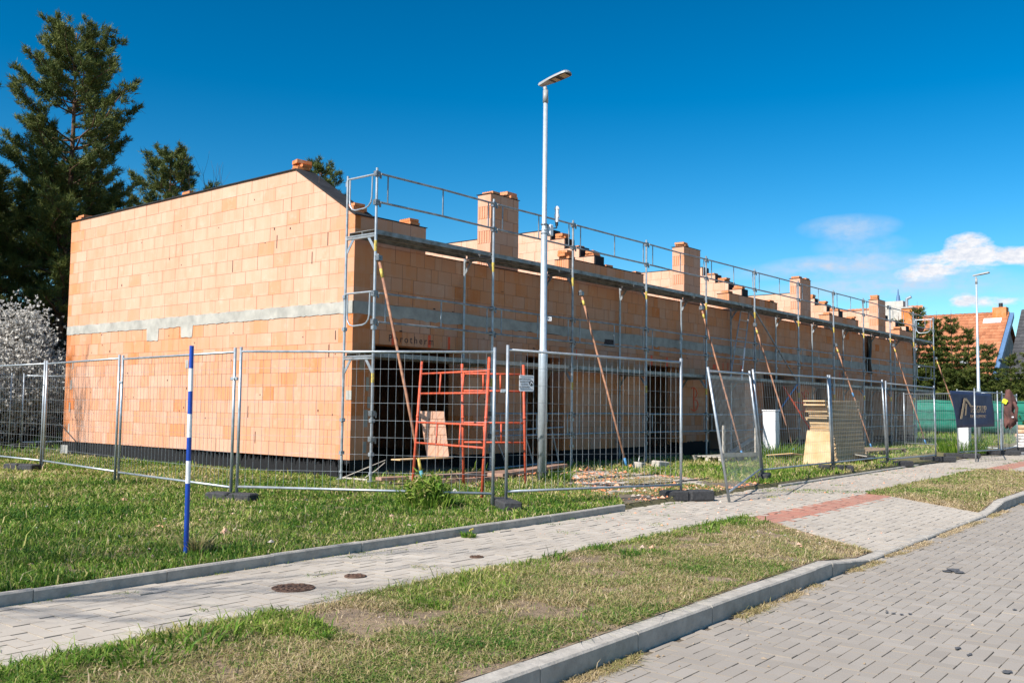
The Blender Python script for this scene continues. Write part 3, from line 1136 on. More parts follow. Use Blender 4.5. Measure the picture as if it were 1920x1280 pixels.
    for (a, b) in SEG[1:]:
        mb.box((prev, -.012, 4.07), (a, .39, 4.083)); prev = b
    mb.build('felt_strip', 'felt', HOUSE)
    # felt over the gable: flat run, ridge, slope
    mb = MB()
    mb.box((-.03, RIDGE_Y, 5.597), (.42, DY + .04, 5.618))
    n_ = Vector((0, -sl, 1)).normalized()
    q0 = Vector((0, -.03, 4.56 - .03 * sl)); q1 = Vector((0, RIDGE_Y, 5.597))
    vs = []
    for X in (-.035, .42):
        for q in (q0, q1):
            for h in (.004, .028):
                vs.append((X, q.y + n_.y * h, q.z + n_.z * h))
    mb.add(vs, [(0, 2, 3, 1), (4, 5, 7, 6), (0, 1, 5, 4), (2, 6, 7, 3), (1, 3, 7, 5), (0, 4, 6, 2)])
    fix_normals(mb.build('felt_strip', 'felt', HOUSE))
    # ring beam of the front
    vs = []; fs = []
    low = ragged(.0, LX, 2.835, .022, .12, 17)
    for i, (a, b) in enumerate(low):
        b -= .05 * max(0, math.sin(a * .8 + 1)) * (1 if a > 4 else .2)
        tz = 3.052 + .007 * math.sin(a * 5)
        vs += [(a, -.010, b), (a, -.010, tz), (a, .3, b), (a, .3, tz)]
    n = len(low)
    for i in range(n - 1):
        k = i * 4
        fs += [(k, k + 1, k + 5, k + 4), (k + 1, k + 3, k + 7, k + 5), (k + 2, k, k + 4, k + 6)]
    fs += [(n * 4 - 4, n * 4 - 3, n * 4 - 1, n * 4 - 2)]
    mb = MB(); mb.add(vs, fs)
    fix_normals(mb.build('ring_beam', 'concrete', HOUSE))
    # party walls (upper, with the stepped front edge) and the far gable
    PW = [7.50, 15.20, 22.90, LX - .38]
    steps = [(.12, 4.60), (.57, 4.82), (1.01, 5.06), (1.44, 5.32), (1.70, 5.575)]
    for i, X in enumerate(PW):
        pf = lambda s, z, d, X=X: (X + d, s, z)
        mb = MB()
        zr = [3.06, 3.32, 3.57, 3.83, 4.08, 4.33, 4.57, 4.82, 5.07, 5.32, 5.575]
        hl = []
        ys = [.14, .57, 1.01, 1.44]
        for k, zz in enumerate((4.57, 4.82, 5.07, 5.32)):
            hl.append((-1, ys[k], zz, zz + .27))
        block_wall(mb, pf, .37, DY, zr[:6], base=.10, sd=.10, seed=50 + i, thick=.38)
        block_wall(mb, pf, .0, DY, zr[6:], hole=hl, base=.10, sd=.10, seed=60 + i, thick=.38)
        block_wall(mb, pf, .385, DY, [4.33, 4.57], base=.10, sd=.10, seed=70 + i, thick=.38)
        fix_normals(mb.build('party_wall', 'clay', HOUSE))
        mb = MB()
        for k, zz in enumerate((4.57, 4.82, 5.07, 5.32)):
            y1 = ys[k + 1] if k < 3 else DY
            mb.box((X - .012, ys[k] - .012, zz + .253 if k < 3 else 5.578), (X + .40, y1 + (0 if k < 3 else .03), zz + .264 if k < 3 else 5.592))
            mb.box((X + .03, ys[k] - .016, zz + .012), (X + .395, ys[k] - .003, zz + .25))
        mb.build('felt_strip', 'felt', HOUSE)
    # ground-floor cross walls, rear wall, floor and ceiling slabs
    mb = MB()
    for X in PW:
        mb.box((X, .40, .0), (X + .38, DY - .4, 2.80), .4)
    mb.box((.4, DY - .38, 0), (LX - .39, DY, 5.59), .4)
    mb.build('inner_wall', 'clay', HOUSE)
    mb = MB(); mb.box((.02, .32, 2.80), (LX - .02, DY - .4, 3.045)); mb.build('ceiling_slab', 'concrete', HOUSE)
    mb = MB(); mb.box((.02, .02, -.02), (LX - .02, DY - .02, .07)); mb.build('floor_slab', 'sand', HOUSE)
    # bitumen coating on the plinth
    mb = MB()
    pts = [(a, b - (.13 * abs(math.sin(a * 23) * math.sin(a * 57 + 1)) if a < 5.5 else 0)) for a, b in ragged(-.003, DY + .01, .300, .022, .022, 21, .05)]
    vs = []; fs = []
    rr = random.Random(3)
    for i, (a, b) in enumerate(pts):
        vs += [(-.012, a, -.1), (-.012, a, b), (.02, a, -.1), (.02, a, b)]
    for i in range(len(pts) - 1):
        k = i * 4; fs += [(k, k + 1, k + 5, k + 4), (k + 1, k + 3, k + 7, k + 5)]
    mb.add(vs, fs); fix_normals(mb.build('bitumen_coating', 'tar', HOUSE))
    edges = [(-.012, .53), (2.84, 4.80), (6.14, 9.57), (11.30, 12.88), (15.10, 16.35), (18.77, 20.40), (21.87, 25.12), (26.97, 28.36), (30.03, LX)]
    for (a, b) in edges:
        mb = MB()
        pts = ragged(a, b, .305, .012, .06, int(a * 10) + 77, .03)
        vs = []; fs = []
        for i, (p, q) in enumerate(pts):
            q += .09 * (1 if 11 < a < 13 else 0)
            vs += [(p, -.012, -.1), (p, -.012, q), (p, .3, -.1), (p, .3, q)]
        for i in range(len(pts) - 1):
            k = i * 4; fs += [(k, k + 1, k + 5, k + 4), (k + 1, k + 3, k + 7, k + 5)]
        k = (len(pts) - 1) * 4
        fs += [(0, 2, 3, 1), (k, k + 1, k + 3, k + 2)]
        mb.add(vs, fs)
        fix_normals(mb.build('bitumen_coating', 'tar', HOUSE))
    mb = MB(); mb.obox((-.016, 10.2, .07), (.02, .34, .30)); mb.build('bare_concrete_patch', 'concrete', HOUSE)
    # mortar smears, holes and cracks on the gable
    mb = MB(); rr = random.Random(15)
    for k in range(46):
        y = rr.uniform(.3, 10); z = rr.uniform(.8, 2.8) if k < 34 else rr.uniform(3.2, 5.2)
        s_ = rr.uniform(.012, .024)
        mb.obox((-.0035, y, z), (.006, s_, s_ * rr.uniform(.8, 2.2)), 0)
    for (y, z, h) in ((.45, 2.47, .16), (.62, 2.2, .22), (3.2, .88, .24), (.72, 4.2, .24), (1.15, 3.9, .22), (3.6, 3.95, .23), (2.2, 4.3, .25), (1.0, 5.35, .2), (2.7, .62, .22), (2.95, 1.1, .22)):
        mb.obox((-.003, y, z), (.007, rr.uniform(.010, .018), h), 0)
    mb.build('joint_crack', 'ink', HOUSE)
    mb = MB()
    for (y, z, a, b) in ((10.05, .62, .05, .22), (10.05, 1.12, .05, .22), (10.03, 1.65, .06, .22), (5.1, 2.05, .10, .17), (.06, 1.42, .14, .16), (9.98, 2.1, .05, .15)):
        mb.obox((-.004, y, z), (.008, a, b))
    for (x, z, a, b) in ((.34, 1.02, .08, .30), (.40, 1.30, .06, .2), (.36, 1.62, .07, .24), (.22, 1.95, .10, .18), (.33, .52, .07, .2)):
        mb.obox((x, -.004, z), (a, .008, b))
    mb.build('mortar_stain', 'concrete', HOUSE)
    mb = MB(); rr = random.Random(25)
    for k in range(60):
        x = rr.uniform(.6, 30); z = rr.choice([2.60, 2.60, 2.72, 3.07, 1.4, 3.6]) + rr.uniform(-.012, .012)
        mb.obox((x, -.003, z), (rr.uniform(.02, .10), .007, rr.uniform(.008, .022)))
    for (x, z) in ((7.95, 2.78),):
        mb.obox((x, -.006, z), (.42, .02, .17))
    mb.build('joint_crack', 'ink', HOUSE)
    # orange spray marks and stamped lettering on the lintels
    mb = MB()
    for (x, w, z0, z1) in ((.95, .07, 2.335, 2.575), (1.88, .075, 2.34, 2.575), (2.42, .06, 2.34, 2.575), (6.62, .035, 2.34, 2.56),
                           (9.85, .10, 2.335, 2.58), (10.62, .09, 2.335, 2.57), (13.72, .05, 2.37, 2.56), (14.02, .05, 2.35, 2.57), (14.9, .16, 2.36, 2.52), (13.2, .2, 2.36, 2.5),
                           (22.6, .08, 2.40, 2.6)):
        mb.add([(x - w / 2, -.0045, z0), (x + w / 2 * 1.2, -.0045, z0), (x + w / 2, -.0045, z1), (x - w / 2 * .8, -.0045, z1)], [(0, 1, 2, 3)])
    mb.build('spray_marking', 'spray', HOUSE)
    def at(x, z):
        return Matrix.Translation((x, -.0055, z)) @ FX
    text_mesh('Porotherm', .185, 'lettering', 'ink', HOUSE, at(1.42, 2.45), .0008, 0, 1.45)
    text_mesh('Porotherm', .170, 'lettering', 'ink', HOUSE, at(5.55, 2.45), .0008, 0, 1.45)
    text_mesh('Porotherm', .130, 'lettering', 'ink', HOUSE, at(10.24, 2.455), .0008, 0, 1.05)
    # hand sprayed B and C
    def stroke(pts, r_=.012):
        mb = MB(); mb.path([(x, -.006, z) for x, z in pts], r_, 5); return mb
    bx, bz = 12.05, 1.50
    pts = [(bx - .16, bz + .30), (bx - .02, bz + .33), (bx + .10, bz + .27), (bx + .16, bz + .17), (bx + .08, bz + .07), (bx - .03, bz + .02), (bx + .14, bz - .02),
           (bx + .22, bz - .13), (bx + .14, bz - .25), (bx, bz - .31), (bx - .18, bz - .25)]
    a = stroke(pts); a.path([(bx - .02, -.006, bz + .33), (bx - .03, -.006, bz + .0), (bx - .01, -.006, bz - .31)], .016, 5)
    a.build('spray_letter', 'spray', HOUSE)
    cx, cz = 19.6, 1.55
    pts = [(cx + .25 * math.cos(t), cz + .36 * math.sin(t)) for t in [R(k) for k in range(40, 330, 20)]]
    stroke(pts, .015).build('spray_letter', 'spray', HOUSE)
    a = stroke([(3.25, 1.35), (3.5, 1.72), (3.72, 1.36)], .011)
    a.build('spray_marking', 'spray', HOUSE)
    # black foil hanging from the wall head
    mb = MB()
    vs = []; fs = []
    nx, nz = 7, 18
    for j in range(nz + 1):
        for i in range(nx + 1):
            u = i / nx; t = j / nz
            w = .42 * (1 - .35 * abs(t - .3)); x = 25.25 + (u - .5) * w + .18 * t + .06 * math.sin(t * 7)
            vs.append((x, -.10 - .06 * math.sin(u * 9 + t * 3), 4.08 - 1.45 * t + .06 * math.sin(u * 5) * t))
    for j in range(nz):
        for i in range(nx):
            k = j * (nx + 1) + i
            fs.append((k, k + 1, k + nx + 2, k + nx + 1))
    mb.add(vs, fs)
    f = mb.build('hanging_foil', 'blackcloth', None, True)
    sm = f.modifiers.new('thickness', 'SOLIDIFY'); sm.thickness = .004
    tag(f, 'strip of black foil hanging down the front wall behind the scaffold', 'foil')


house()


# loose brick pieces lying on the wall heads
def brick_piece(L_, W_, H_):
    mb = MB()
    n = 5
    mb.obox((0, 0, H_ * .5), (L_, W_, H_ * .7), 0, .80)
    for i in range(n):
        y = -W_ / 2 + W_ * (i + .5) / n
        mb.obox((0, y, H_ * .93), (L_, W_ / n * .55, H_ * .18), 0, .86)
        mb.obox((0, y, H_ * .09), (L_, W_ / n * .55, H_ * .18), 0, .76)
    return mb


def place_bricks():
    spots = [
        (0.20, 1.78, 5.62, 3, 'at the ridge of the gable', .5), (0.2, 4.55 + 1.0, 5.62, 2, 'halfway along the flat top of the gable', .1), (.18, 10.1, 5.62, 2, 'at the far left end of the gable top', 0),
        (.16, .20, 4.60, 3, 'at the front corner of the gable behind the scaffold rail', .15), (1.45, .14, 4.596, 2, 'at the end of the first parapet', .1),
        (3.78, .17, 5.596, 1, 'on the left edge of the first tall pier', .1), (4.35, .15, 5.596, 2, 'on the right edge of the first tall pier', .5),
        (6.42, .16, 4.596, 3, 'on the left end of the second parapet', .05), (8.05, .2, 4.596, 1, 'in the middle of the second parapet', .2), (9.3, .2, 4.596, 1, 'on the right end of the second parapet', .1),
        (7.7, 1.20, 5.335, 2, 'on the upper step of the first party wall', .5), (7.72, .8, 5.085, 1, 'on the middle step of the first party wall', .2), (7.75, .34, 4.835, 2, 'on the lowest step of the first party wall', .6),
        (11.68, .17, 5.596, 2, 'on the second tall pier', .1), (15.4, 1.2, 5.335, 1, 'on the upper step of the second party wall', .4), (15.4, .78, 5.085, 2, 'on the middle step of the second party wall', .1),
        (15.42, .34, 4.835, 2, 'on the lowest step of the second party wall', .3), (14.3, .17, 4.596, 1, 'on the left end of the third parapet', 0), (17.2, .2, 4.596, 1, 'on the right end of the third parapet', .1),
        (19.35, .17, 5.596, 1, 'on the left edge of the third tall pier', .0), (19.92, .17, 5.596, 1, 'on the right edge of the third tall pier', .2),
        (21.9, .17, 4.596, 1, 'on the left end of the fourth parapet', 0), (24.3, .2, 4.596, 2, 'on the right end of the fourth parapet', .1),
        (23.1, 1.2, 5.335, 2, 'on the upper step of the third party wall', 0), (23.1, .78, 5.085, 2, 'on the middle step of the third party wall', 0), (23.1, .34, 4.835, 2, 'on the lowest step of the third party wall', 0),
        (26.88, .17, 5.596, 3, 'on the fourth tall pier', 0), (29.5, .17, 4.596, 2, 'on the last parapet at the far end', 0)]
    protos = []
    for (l, w, h) in ((.25, .27, .062), (.30, .22, .075), (.22, .3, .055)):
        protos.append(brick_piece(l, w, h).build('brick_piece', 'clay'))
    used = [False] * 3
    word = ['lowest', 'second', 'topmost']
    r = random.Random(4)
    for (x, y, z, n, where, tilt) in spots:
        for k in range(n):
            i = r.randrange(3)
            if not used[i]:
                o = protos[i]; used[i] = True
            else:
                o = protos[i].copy(); COL.objects.link(o)
            h = (.062, .075, .055)[i]
            o.location = (x + r.uniform(-.03, .03), y + r.uniform(-.02, .02), z)
            o.rotation_euler = (r.uniform(-.08, .08) * tilt, r.uniform(-.1, .1) * tilt, r.uniform(-.3, .3) * (tilt + .3))
            z += h * 1.02
            nm = 'single ribbed orange brick piece ' if n == 1 else word[min(k, 2)] + ' ribbed orange brick piece '
            tag(o, nm + where, 'brick', 'loose brick pieces weighing down the felt')


place_bricks()

# ------------------------------------------------------------------ scaffold along the front
def scaffold():
    T = thing('facade_scaffold', 'long galvanised steel scaffold with two decks along the brick front', 'scaffold', (-.27, -.83, 0))
    ox, oy = -.27, -.83
    XS = [-.27, 2.73, 5.31, 8.25, 11.18, 14.02, 17.05, 19.90, 22.68, 25.50, 28.29, 30.95]
    YO, YI = -.83, -.10
    r = random.Random(2)

    def L(x, y, z):
        return (x - ox, y - oy, z)
    for i, X in enumerate(XS):
        # lower and upper frames, each a welded H
        for lv, (z0, z1) in enumerate(((.0, 2.08), (2.08, 4.12))):
            mb = MB()
            mb.tube(L(X, YO, z0), L(X, YO, z1), .0242, 10)
            mb.tube(L(X, YI, z0), L(X, YI, z1), .0242, 10)
            mb.tube(L(X, YO, z1 - .06), L(X, YI, z1 - .06), .02, 6)
            mb.tube(L(X, YO, z1 - .02), L(X, YI, z1 - .02), .016, 6)
            for (a, s_) in ((YO, 1), (YI, -1)):
                mb.obox(L(X, a + s_ * .10, z1 - .17), (.012, .05, .29), 0, .5, Matrix.Rotation(-s_ * .62, 4, 'X'))
            if i % 2 == 0 or lv == 0:
                for zz in (z0 + .45, z0 + 1.0):
                    for a in (YO, YI):
                        mb.obox(L(X, a, zz), (.075, .06, .06))
            mb.build('frame', 'galv' if (i + lv) % 3 else 'galv_old', T)
            if lv == 0:
                for a in (YO, YI):
                    mb = MB()
                    mb.obox(L(X, a, .012), (.15, .15, .012)); mb.tube(L(X, a, .01), L(X, a, .18), .018, 8)
                    mb.tube(L(X, a, .12), L(X, a, .15), .036, 8)
                    mb.build('base_jack', 'galv_old', T)
        # top posts
        mb = MB()
        mb.tube(L(X, YO, 4.12), L(X, YO, 5.20), .0225, 10)
        if i == 0 or i == len(XS) - 1:
            mb.build('guard_post', 'galv', T); mb = MB()
            mb.tube(L(X, YI, 4.12), L(X, YI, 5.16), .0225, 10)
        mb.build('guard_post', 'galv' if i % 2 else 'galv_old', T)
        for z in (5.10, 4.62, 3.10, 2.63, 1.12, .70):
            mb = MB()
            mb.obox(L(X, YO - .0, z), (.09, .075, .085)); mb.obox(L(X + .055, YO - .03, z - .03), (.03, .02, .09))
            mb.build('coupler', 'clamp', T)
        for za, zb in ((3.80, 3.98), (1.62, 1.78)):
            mb = MB(); mb.tube(L(X, YO, za), L(X, YO, zb), .0262, 10)
            mb.build('yellow_tape', 'yellow', T)

    def rails(i, z, gap=.48, mat='galv_old', skip=False):
        a, b = XS[i] + .05, XS[i + 1] - .05
        mb = MB()
        sag = r.uniform(-.012, .012)
        for zz in (z, z - gap):
            mb.path([L(a, YO - .045, zz), L((a + b) / 2, YO - .045, zz + sag), L(b, YO - .045, zz)], .019, 8)
        for x in (a + .16, (a + b) / 2 + .05, b - .16):
            mb.obox(L(x, YO - .045, z - gap / 2), (.024, .012, gap))
        mb.build('guardrail', mat, T)
    for i in range(len(XS) - 1):
        rails(i, 5.10)
        rails(i, 3.10)
        if i in (1, 2, 3, 4, 5, 7, 8, 9):
            rails(i, 1.12, .42)
        # decks: two side by side planks of pressed steel
        for lv, z in ((0, 2.13), (1, 4.175)):
            for k in range(2):
                y0 = YO + .045 + k * .325
                a, b = XS[i] + .02, XS[i + 1] - .02
                jz = r.uniform(-.004, .004)
                mb = MB()
                mb.box(L(a, y0, z - .008 + jz), L(b, y0 + .315, z + jz))
                mb.box(L(a, y0, z - .075 + jz), L(b, y0 + .005, z - .008 + jz))
                mb.box(L(a, y0 + .310, z - .075 + jz), L(b, y0 + .315, z - .008 + jz))
                mb.box(L(a, y0 + .005, z - .075 + jz), L(b, y0 + .03, z - .070 + jz))
                mb.box(L(a, y0 + .285, z - .075 + jz), L(b, y0 + .310, z - .070 + jz))
                nrib = 7
                for q in range(nrib):
                    x = a + (b - a) * (q + .5) / nrib
                    mb.box(L(x - .03, y0 + .03, z - .035 + jz), L(x + .03, y0 + .285, z - .010 + jz))
                wood = (lv == 0 and i == 1)
                mb.build('deck_plank', 'oldwood' if wood else 'deck', T)
    # end rails with rounded loops, both ends and both levels
    for X in (XS[0], XS[-1]):
        for zt in (5.10, 3.13):
            mb = MB()
            mb.path([L(X, YO, zt), L(X, YI - .0, zt - .0), L(X, YI + .03, zt - .04), L(X, YI + .03, zt - .12)], .018, 8)
            loop = [(YI - .06, zt - .02), (YI - .06, zt - .38), (YI - .075, zt - .46), (YI - .13, zt - .53), (YI - .21, zt - .555), (YO + .28, zt - .545), (YO + .20, zt - .52),
                    (YO + .14, zt - .46), (YO + .12, zt - .38), (YO + .11, zt - .02)]
            mb.path([L(X - .0, a, b) for a, b in loop], .0145, 8)
            mb.build('end_rail', 'galv', T)
    # diagonal braces and inner ladder
    mb = MB(); mb.tube(L(14.15, YO + .05, 4.02), L(17.0, YO + .05, 2.15), .021, 8); mb.build('diagonal_brace', 'galv_old', T)
    mb = MB(); mb.tube(L(16.95, YO + .02, 2.02), L(15.2, YO + .02, .95), .024, 8); mb.build('diagonal_brace', 'bluep', T)
    mb = MB(); mb.tube(L(XS[-2], YO, 3.75), L(XS[-2] + .25, YO + .0, 2.4), .021, 8); mb.build('diagonal_brace', 'galv', T)
    mb = MB()
    for (xa, xb) in ((14.05, 13.35), (14.55, 14.0)):
        mb.tube(L(xa, -.42, 4.15), L(xb, -.42, 2.15), .016, 8)
    for k in range(8):
        t = (k + .5) / 8
        xa = 14.05 - .70 * t; xb = 14.55 - .55 * t; z = 4.15 - 2.0 * t
        mb.tube(L(xa, -.42, z), L(xb, -.42, z), .011, 6)
    mb.build('ladder', 'galv', T)
    mb = MB(); mb.tube(L(13.45, -.80, 2.95), L(13.25, -.80, 2.05), .02, 8); mb.build('ladder_stile', 'white', T)
    # frame standing on its side in the second bay
    mb = MB()
    for (x0, z0, x1, z1) in ((2.9, .07, 5.3, .12), (2.9, .78, 5.3, .84), (3.1, .70, 3.45, .12), (4.0, .74, 4.3, .10), (4.9, .80, 5.15, .12), (3.9, .78, 3.9, 1.12), (4.7, .80, 4.75, 1.12)):
        mb.tube(L(x0, -.62, z0), L(x1, -.62, z1), .017, 8)
    mb.build('cross_brace', 'galv', T)


scaffold()

props = [(-.25, 3.72, 0), (5.50, 3.70, .03), (10.75, 3.85, .06), (13.88, 3.65, .02), (19.85, 3.42, .06), (25.55, 3.75, .1), (30.95, 3.50, .1)]
pl = ['rusty scaffold prop leaning at the gable corner behind the orange frames', 'rusty scaffold prop standing beside the concrete lumps right of the lamp post', 'rusty scaffold prop behind the tilted fence panel',
      'rusty scaffold prop crossing behind the white utility box', 'rusty scaffold prop coming down just right of the stack of boards', 'rusty scaffold prop landing beside the last upright fence post of the closed run',
      'rusty scaffold prop at the far end of the scaffold in front of the spruces']
for k, (x, z, dx) in enumerate(props):
    T = thing('scaffold_prop', pl[k], 'prop', (x, -2.02, 0), 0, 'leaning scaffold props')
    top = Vector((dx, 1.14, z)); foot = Vector((0.12 if k != 0 else .02, 0, -.02))
    d = top - foot
    mb = MB(); mb.path([foot + d * .05, foot + d * .4 + Vector((.015, 0, 0)), foot + d * .7 + Vector((.01, 0, 0)), foot + d * .97], .024, 8); mb.build('pipe', 'rust', T, True)
    for t0, t1 in (((.07, .12), (.90, .94)) if k == 0 else ((.92, .95),)):
        mb = MB(); mb.tube(foot + d * t0, foot + d * t1, .0262, 8); mb.build('yellow_tape', 'yellow', T, True)
    mb = MB(); mb.tube(foot + d * .03, foot + d * .07, .0264, 8); 
    if k in (4,):
        mb.tube(foot + d * .50, foot + d * .54, .0264, 8)
    mb.build('blue_tape', 'teal' if k == 0 else 'bluep', T, True)
    mb = MB(); mb.obox(top - d * .01, (.09, .09, .08), 0); mb.tube(top + Vector((-.05, -.03, 0)), top + Vector((.06, .05, .0)), .034, 8); mb.build('swivel_coupler', 'clamp', T)


# ------------------------------------------------------------------ orange frames
def orange_frame(label, A, B, lean, h, rz_name, flip=False):
    T = thing('welded_trestle', label, 'scaffold frame', (A[0], A[1], 0), 0, 'old orange scaffold frames')
    a0 = Vector((0, 0, -.02)); b0 = Vector((B[0] - A[0], B[1] - A[1], -.02))
    lv = Vector(lean)
    a1 = a0 + lv; b1 = b0 + lv
    for (p, q) in ((a0, a1), (b0, b1)):
        mb = MB(); mb.tube(p, q, .0225, 10); mb.tube(p + (q - p) * .55, p + (q - p) * .57, .026, 8); mb.build('leg', 'orange', T, True)
    def P(u, t):
        return (a0 + (a1 - a0) * t) * (1 - u) + (b0 + (b1 - b0) * t) * u
    for t in h:
        mb = MB(); mb.tube(P(0.01, t), P(.99, t), .017, 8); mb.build('rung', 'orange', T, True)
    for (t0, t1) in ((h[0], h[1]), (h[2], h[3])):
        for u in ((.32, .66) if not flip else (.34, .62)):
            mb = MB(); mb.tube(P(u, t0), P(u, t1), .014, 8); mb.build('stay', 'orange', T, True)


orange_frame('nearer orange steel frame leaning over the grass beside the gable prop', (-.39, -1.92), (-.95, -3.84), (.40, .24, 1.98), (.35, .51, .74, .90), '')
orange_frame('orange steel frame standing behind the fence sign', (.35, -2.32), (1.05, -3.02), (.03, .10, 1.95), (.36, .52, .78, .92), '', True)


# lost orange frames by the third house
def far_frames():
    T = thing('welded_trestle', 'orange steel frame leaning on the scaffold behind the white utility box', 'scaffold frame', (16.3, -1.5, 0), 0, 'old orange scaffold frames')
    mb = MB()
    a0 = Vector((.55, -.2, 0)); a1 = Vector((-.8, .5, 1.95)); b0 = Vector((1.6, .0, .35)); b1 = Vector((.55, .5, 1.8))
    for (p, q) in ((a0, a1), (b0, b1)):
        mb.tube(p, q, .024, 8)
    mb.build('leg', 'orange', T)
    mb = MB()
    for t in (.62, .76, .16, .3):
        mb.tube(a0.lerp(a1, t), b0.lerp(b1, t), .018, 6)
    for u in (.3, .6):
        mb.tube(a0.lerp(a1, .16).lerp(b0.lerp(b1, .16), u), a0.lerp(a1, .3).lerp(b0.lerp(b1, .3), u), .018, 6)
    mb.build('rung', 'orange', T)


far_frames()


# ------------------------------------------------------------------ mobile fence
def fence_panel(label, A, B, At=None, Bt=None, z0=.03, h=1.97, seed=0, vstep=.105, group='mobile fence panels around the site', zb=None, name='mobile_fence'):
    A = Vector((A[0], A[1], z0)); B = Vector((B[0], B[1], z0 if zb is None else zb))
    At = Vector(At) if At else A + Vector((0, 0, h)); Bt = Vector(Bt) if Bt else B + Vector((0, 0, h))
    T = thing(name, label, 'fence', (A.x, A.y, 0), 0, group)
    o = Vector((A.x, A.y, 0))
    A -= o; B -= o; At -= o; Bt -= o
    r = random.Random(seed)

    def P(u, t):
        return A.lerp(At, t).lerp(B.lerp(Bt, t), u)
    W = (B - A).length
    for (p, q) in ((A, At), (B, Bt)):
        mb = MB(); mb.tube(p, q, .0205, 10); mb.build('post', 'galv', T, True)
    for (t, nm) in ((.985, 'top_rail'), (.085, 'bottom_rail')):
        mb = MB(); mb.tube(P(0, t - .015), P(1, t - .015), .0165, 8); mb.build(nm, 'galv', T, True)
    mb = MB()
    nv = int(W / vstep)
    rr = .0021
    for i in range(1, nv):
        u = i / nv
        bow = r.uniform(-.004, .004)
        mb.tube(P(u, .075), P(u, .97), rr, 4, caps=False)
    nh = 8
    for j in range(1, nh):
        t = .075 + (.895) * j / nh
        n = 6
        pts = [P(k / n, t) + Vector((0, 0, r.uniform(-.004, .004))) for k in range(n + 1)]
        mb.path(pts, rr, 4)
    mb.build('wire_mesh', 'galv_old', T)
    return T


def fence_foot(label, x, y, rz, z=0.0, L_=.70, H=.135):
    T = thing('fence_ballast', label, 'fence foot', (x, y, z), rz, 'rubber feet of the mobile fence')
    mb = MB()
    for s_ in (-1, 1):
        mb.obox((s_ * L_ * .255, 0, H / 2), (L_ * .47, .235, H), 0, bev=.018)
    mb.obox((0, 0, H * .40), (L_ * .10, .20, H * .75))
    mb.build('block', 'rubber', T)
    mb = MB()
    for s_ in (-1, 1):
        mb.obox((s_ * (L_ * .492), 0, H * .34), (.006, .10, H * .36))
    mb.build('grip_hole', 'dark', T)
    return T


def clamp(x, y, z, rz=0):
    T = tag(MB().obox((0, 0, 0), (.10, .035, .045), 0, bev=.006).tube((0, -.03, 0), (0, .03, 0), .014, 6).build('fence_clamp', 'galv', None, False, (x, y, z)), 'x', 'clamp', 'clamps joining fence panels')
    T.rotation_euler = (0, 0, rz)
    return T


F = [(-1.74, -4.83), (-3.54, -1.74), (-3.22, 1.76), (-2.80, 5.24), (-2.70, 8.75)]
fence_panel('fence panel in front of the gable corner, between blue marker pole and sign', (F[1][0] + .05, F[1][1] - .06), (F[0][0] - .05, F[0][1] + .07), seed=1)
fence_panel('fence panel beside the gable, seen through the blue and white marker pole', (F[2][0], F[2][1] - .03), F[1], seed=2, vstep=.11, z0=.02)
fence_panel('fence panel crossing the far left edge of the gable', (F[3][0], F[3][1] - .03), (F[2][0] - .01, F[2][1] + .06), seed=3, vstep=.11)
fence_panel('leftmost fence panel, running out of the picture on the lawn', F[4], (F[3][0], F[3][1] + .06), seed=4, vstep=.12)
fence_panel('fence panel with the camera warning sign and the lamp post behind it', (-1.70, -4.90), (1.40, -5.62), z0=.06, zb=.02, seed=5)
fence_panel('tilted fence panel swung open towards the pavement', (1.79, -6.19), (5.40, -5.02), (1.50, -6.0, 1.86), (5.05, -4.95, 1.95), z0=-.08, zb=.06, seed=6, vstep=.10)
fence_panel('fence panel in front of the white utility box', (5.50, -5.00), (8.96, -4.95), (5.13, -4.98, 1.98), (8.75, -4.95, 2.0), seed=7, vstep=.10)
fence_panel('fence panel in front of the stack of boards', (9.05, -4.95), (12.42, -4.94), (8.85, -4.95, 2.0), (12.15, -4.94, 2.0), seed=8, vstep=.10)
fence_panel('fence panel right of the stack of boards, in front of the last brick pier', (12.5, -4.94), (15.98, -5.05), (12.40, -4.94, 1.98), (15.9, -5.05, 1.95), z0=-.03, seed=9, vstep=.10)
fence_panel('fence panel carrying the navy banner', (18.58, -4.93), (22.0, -5.35), z0=-.03, h=1.95, seed=10, vstep=.10)
fence_panel('short turned fence panel standing in front of the navy banner', (17.0, -5.78), (20.9, -4.85), z0=-.08, h=1.98, seed=11, vstep=.10)
fence_panel('fence panel at the right edge beyond the hanging jacket', (22.25, -5.30), (25.7, -5.0), z0=-.03, h=1.93, seed=12, vstep=.10)
fence_panel('fence panel closing the yard in front of the green windscreen', (24.5, -1.6), (22.1, -5.2), z0=-.0, h=1.93, seed=13, vstep=.10)
# the back run behind the gable
B0 = [(-3.2, 14.2), (.25, 13.85), (3.7, 13.4)]
fence_panel('back fence panel at the left picture edge in front of the thicket', B0[0], B0[1], z0=.02, seed=14, vstep=.12)
fence_panel('back fence panel disappearing behind the brick gable', (B0[1][0] + .30, B0[1][1] - .04), B0[2], z0=.02, seed=15, vstep=.12)

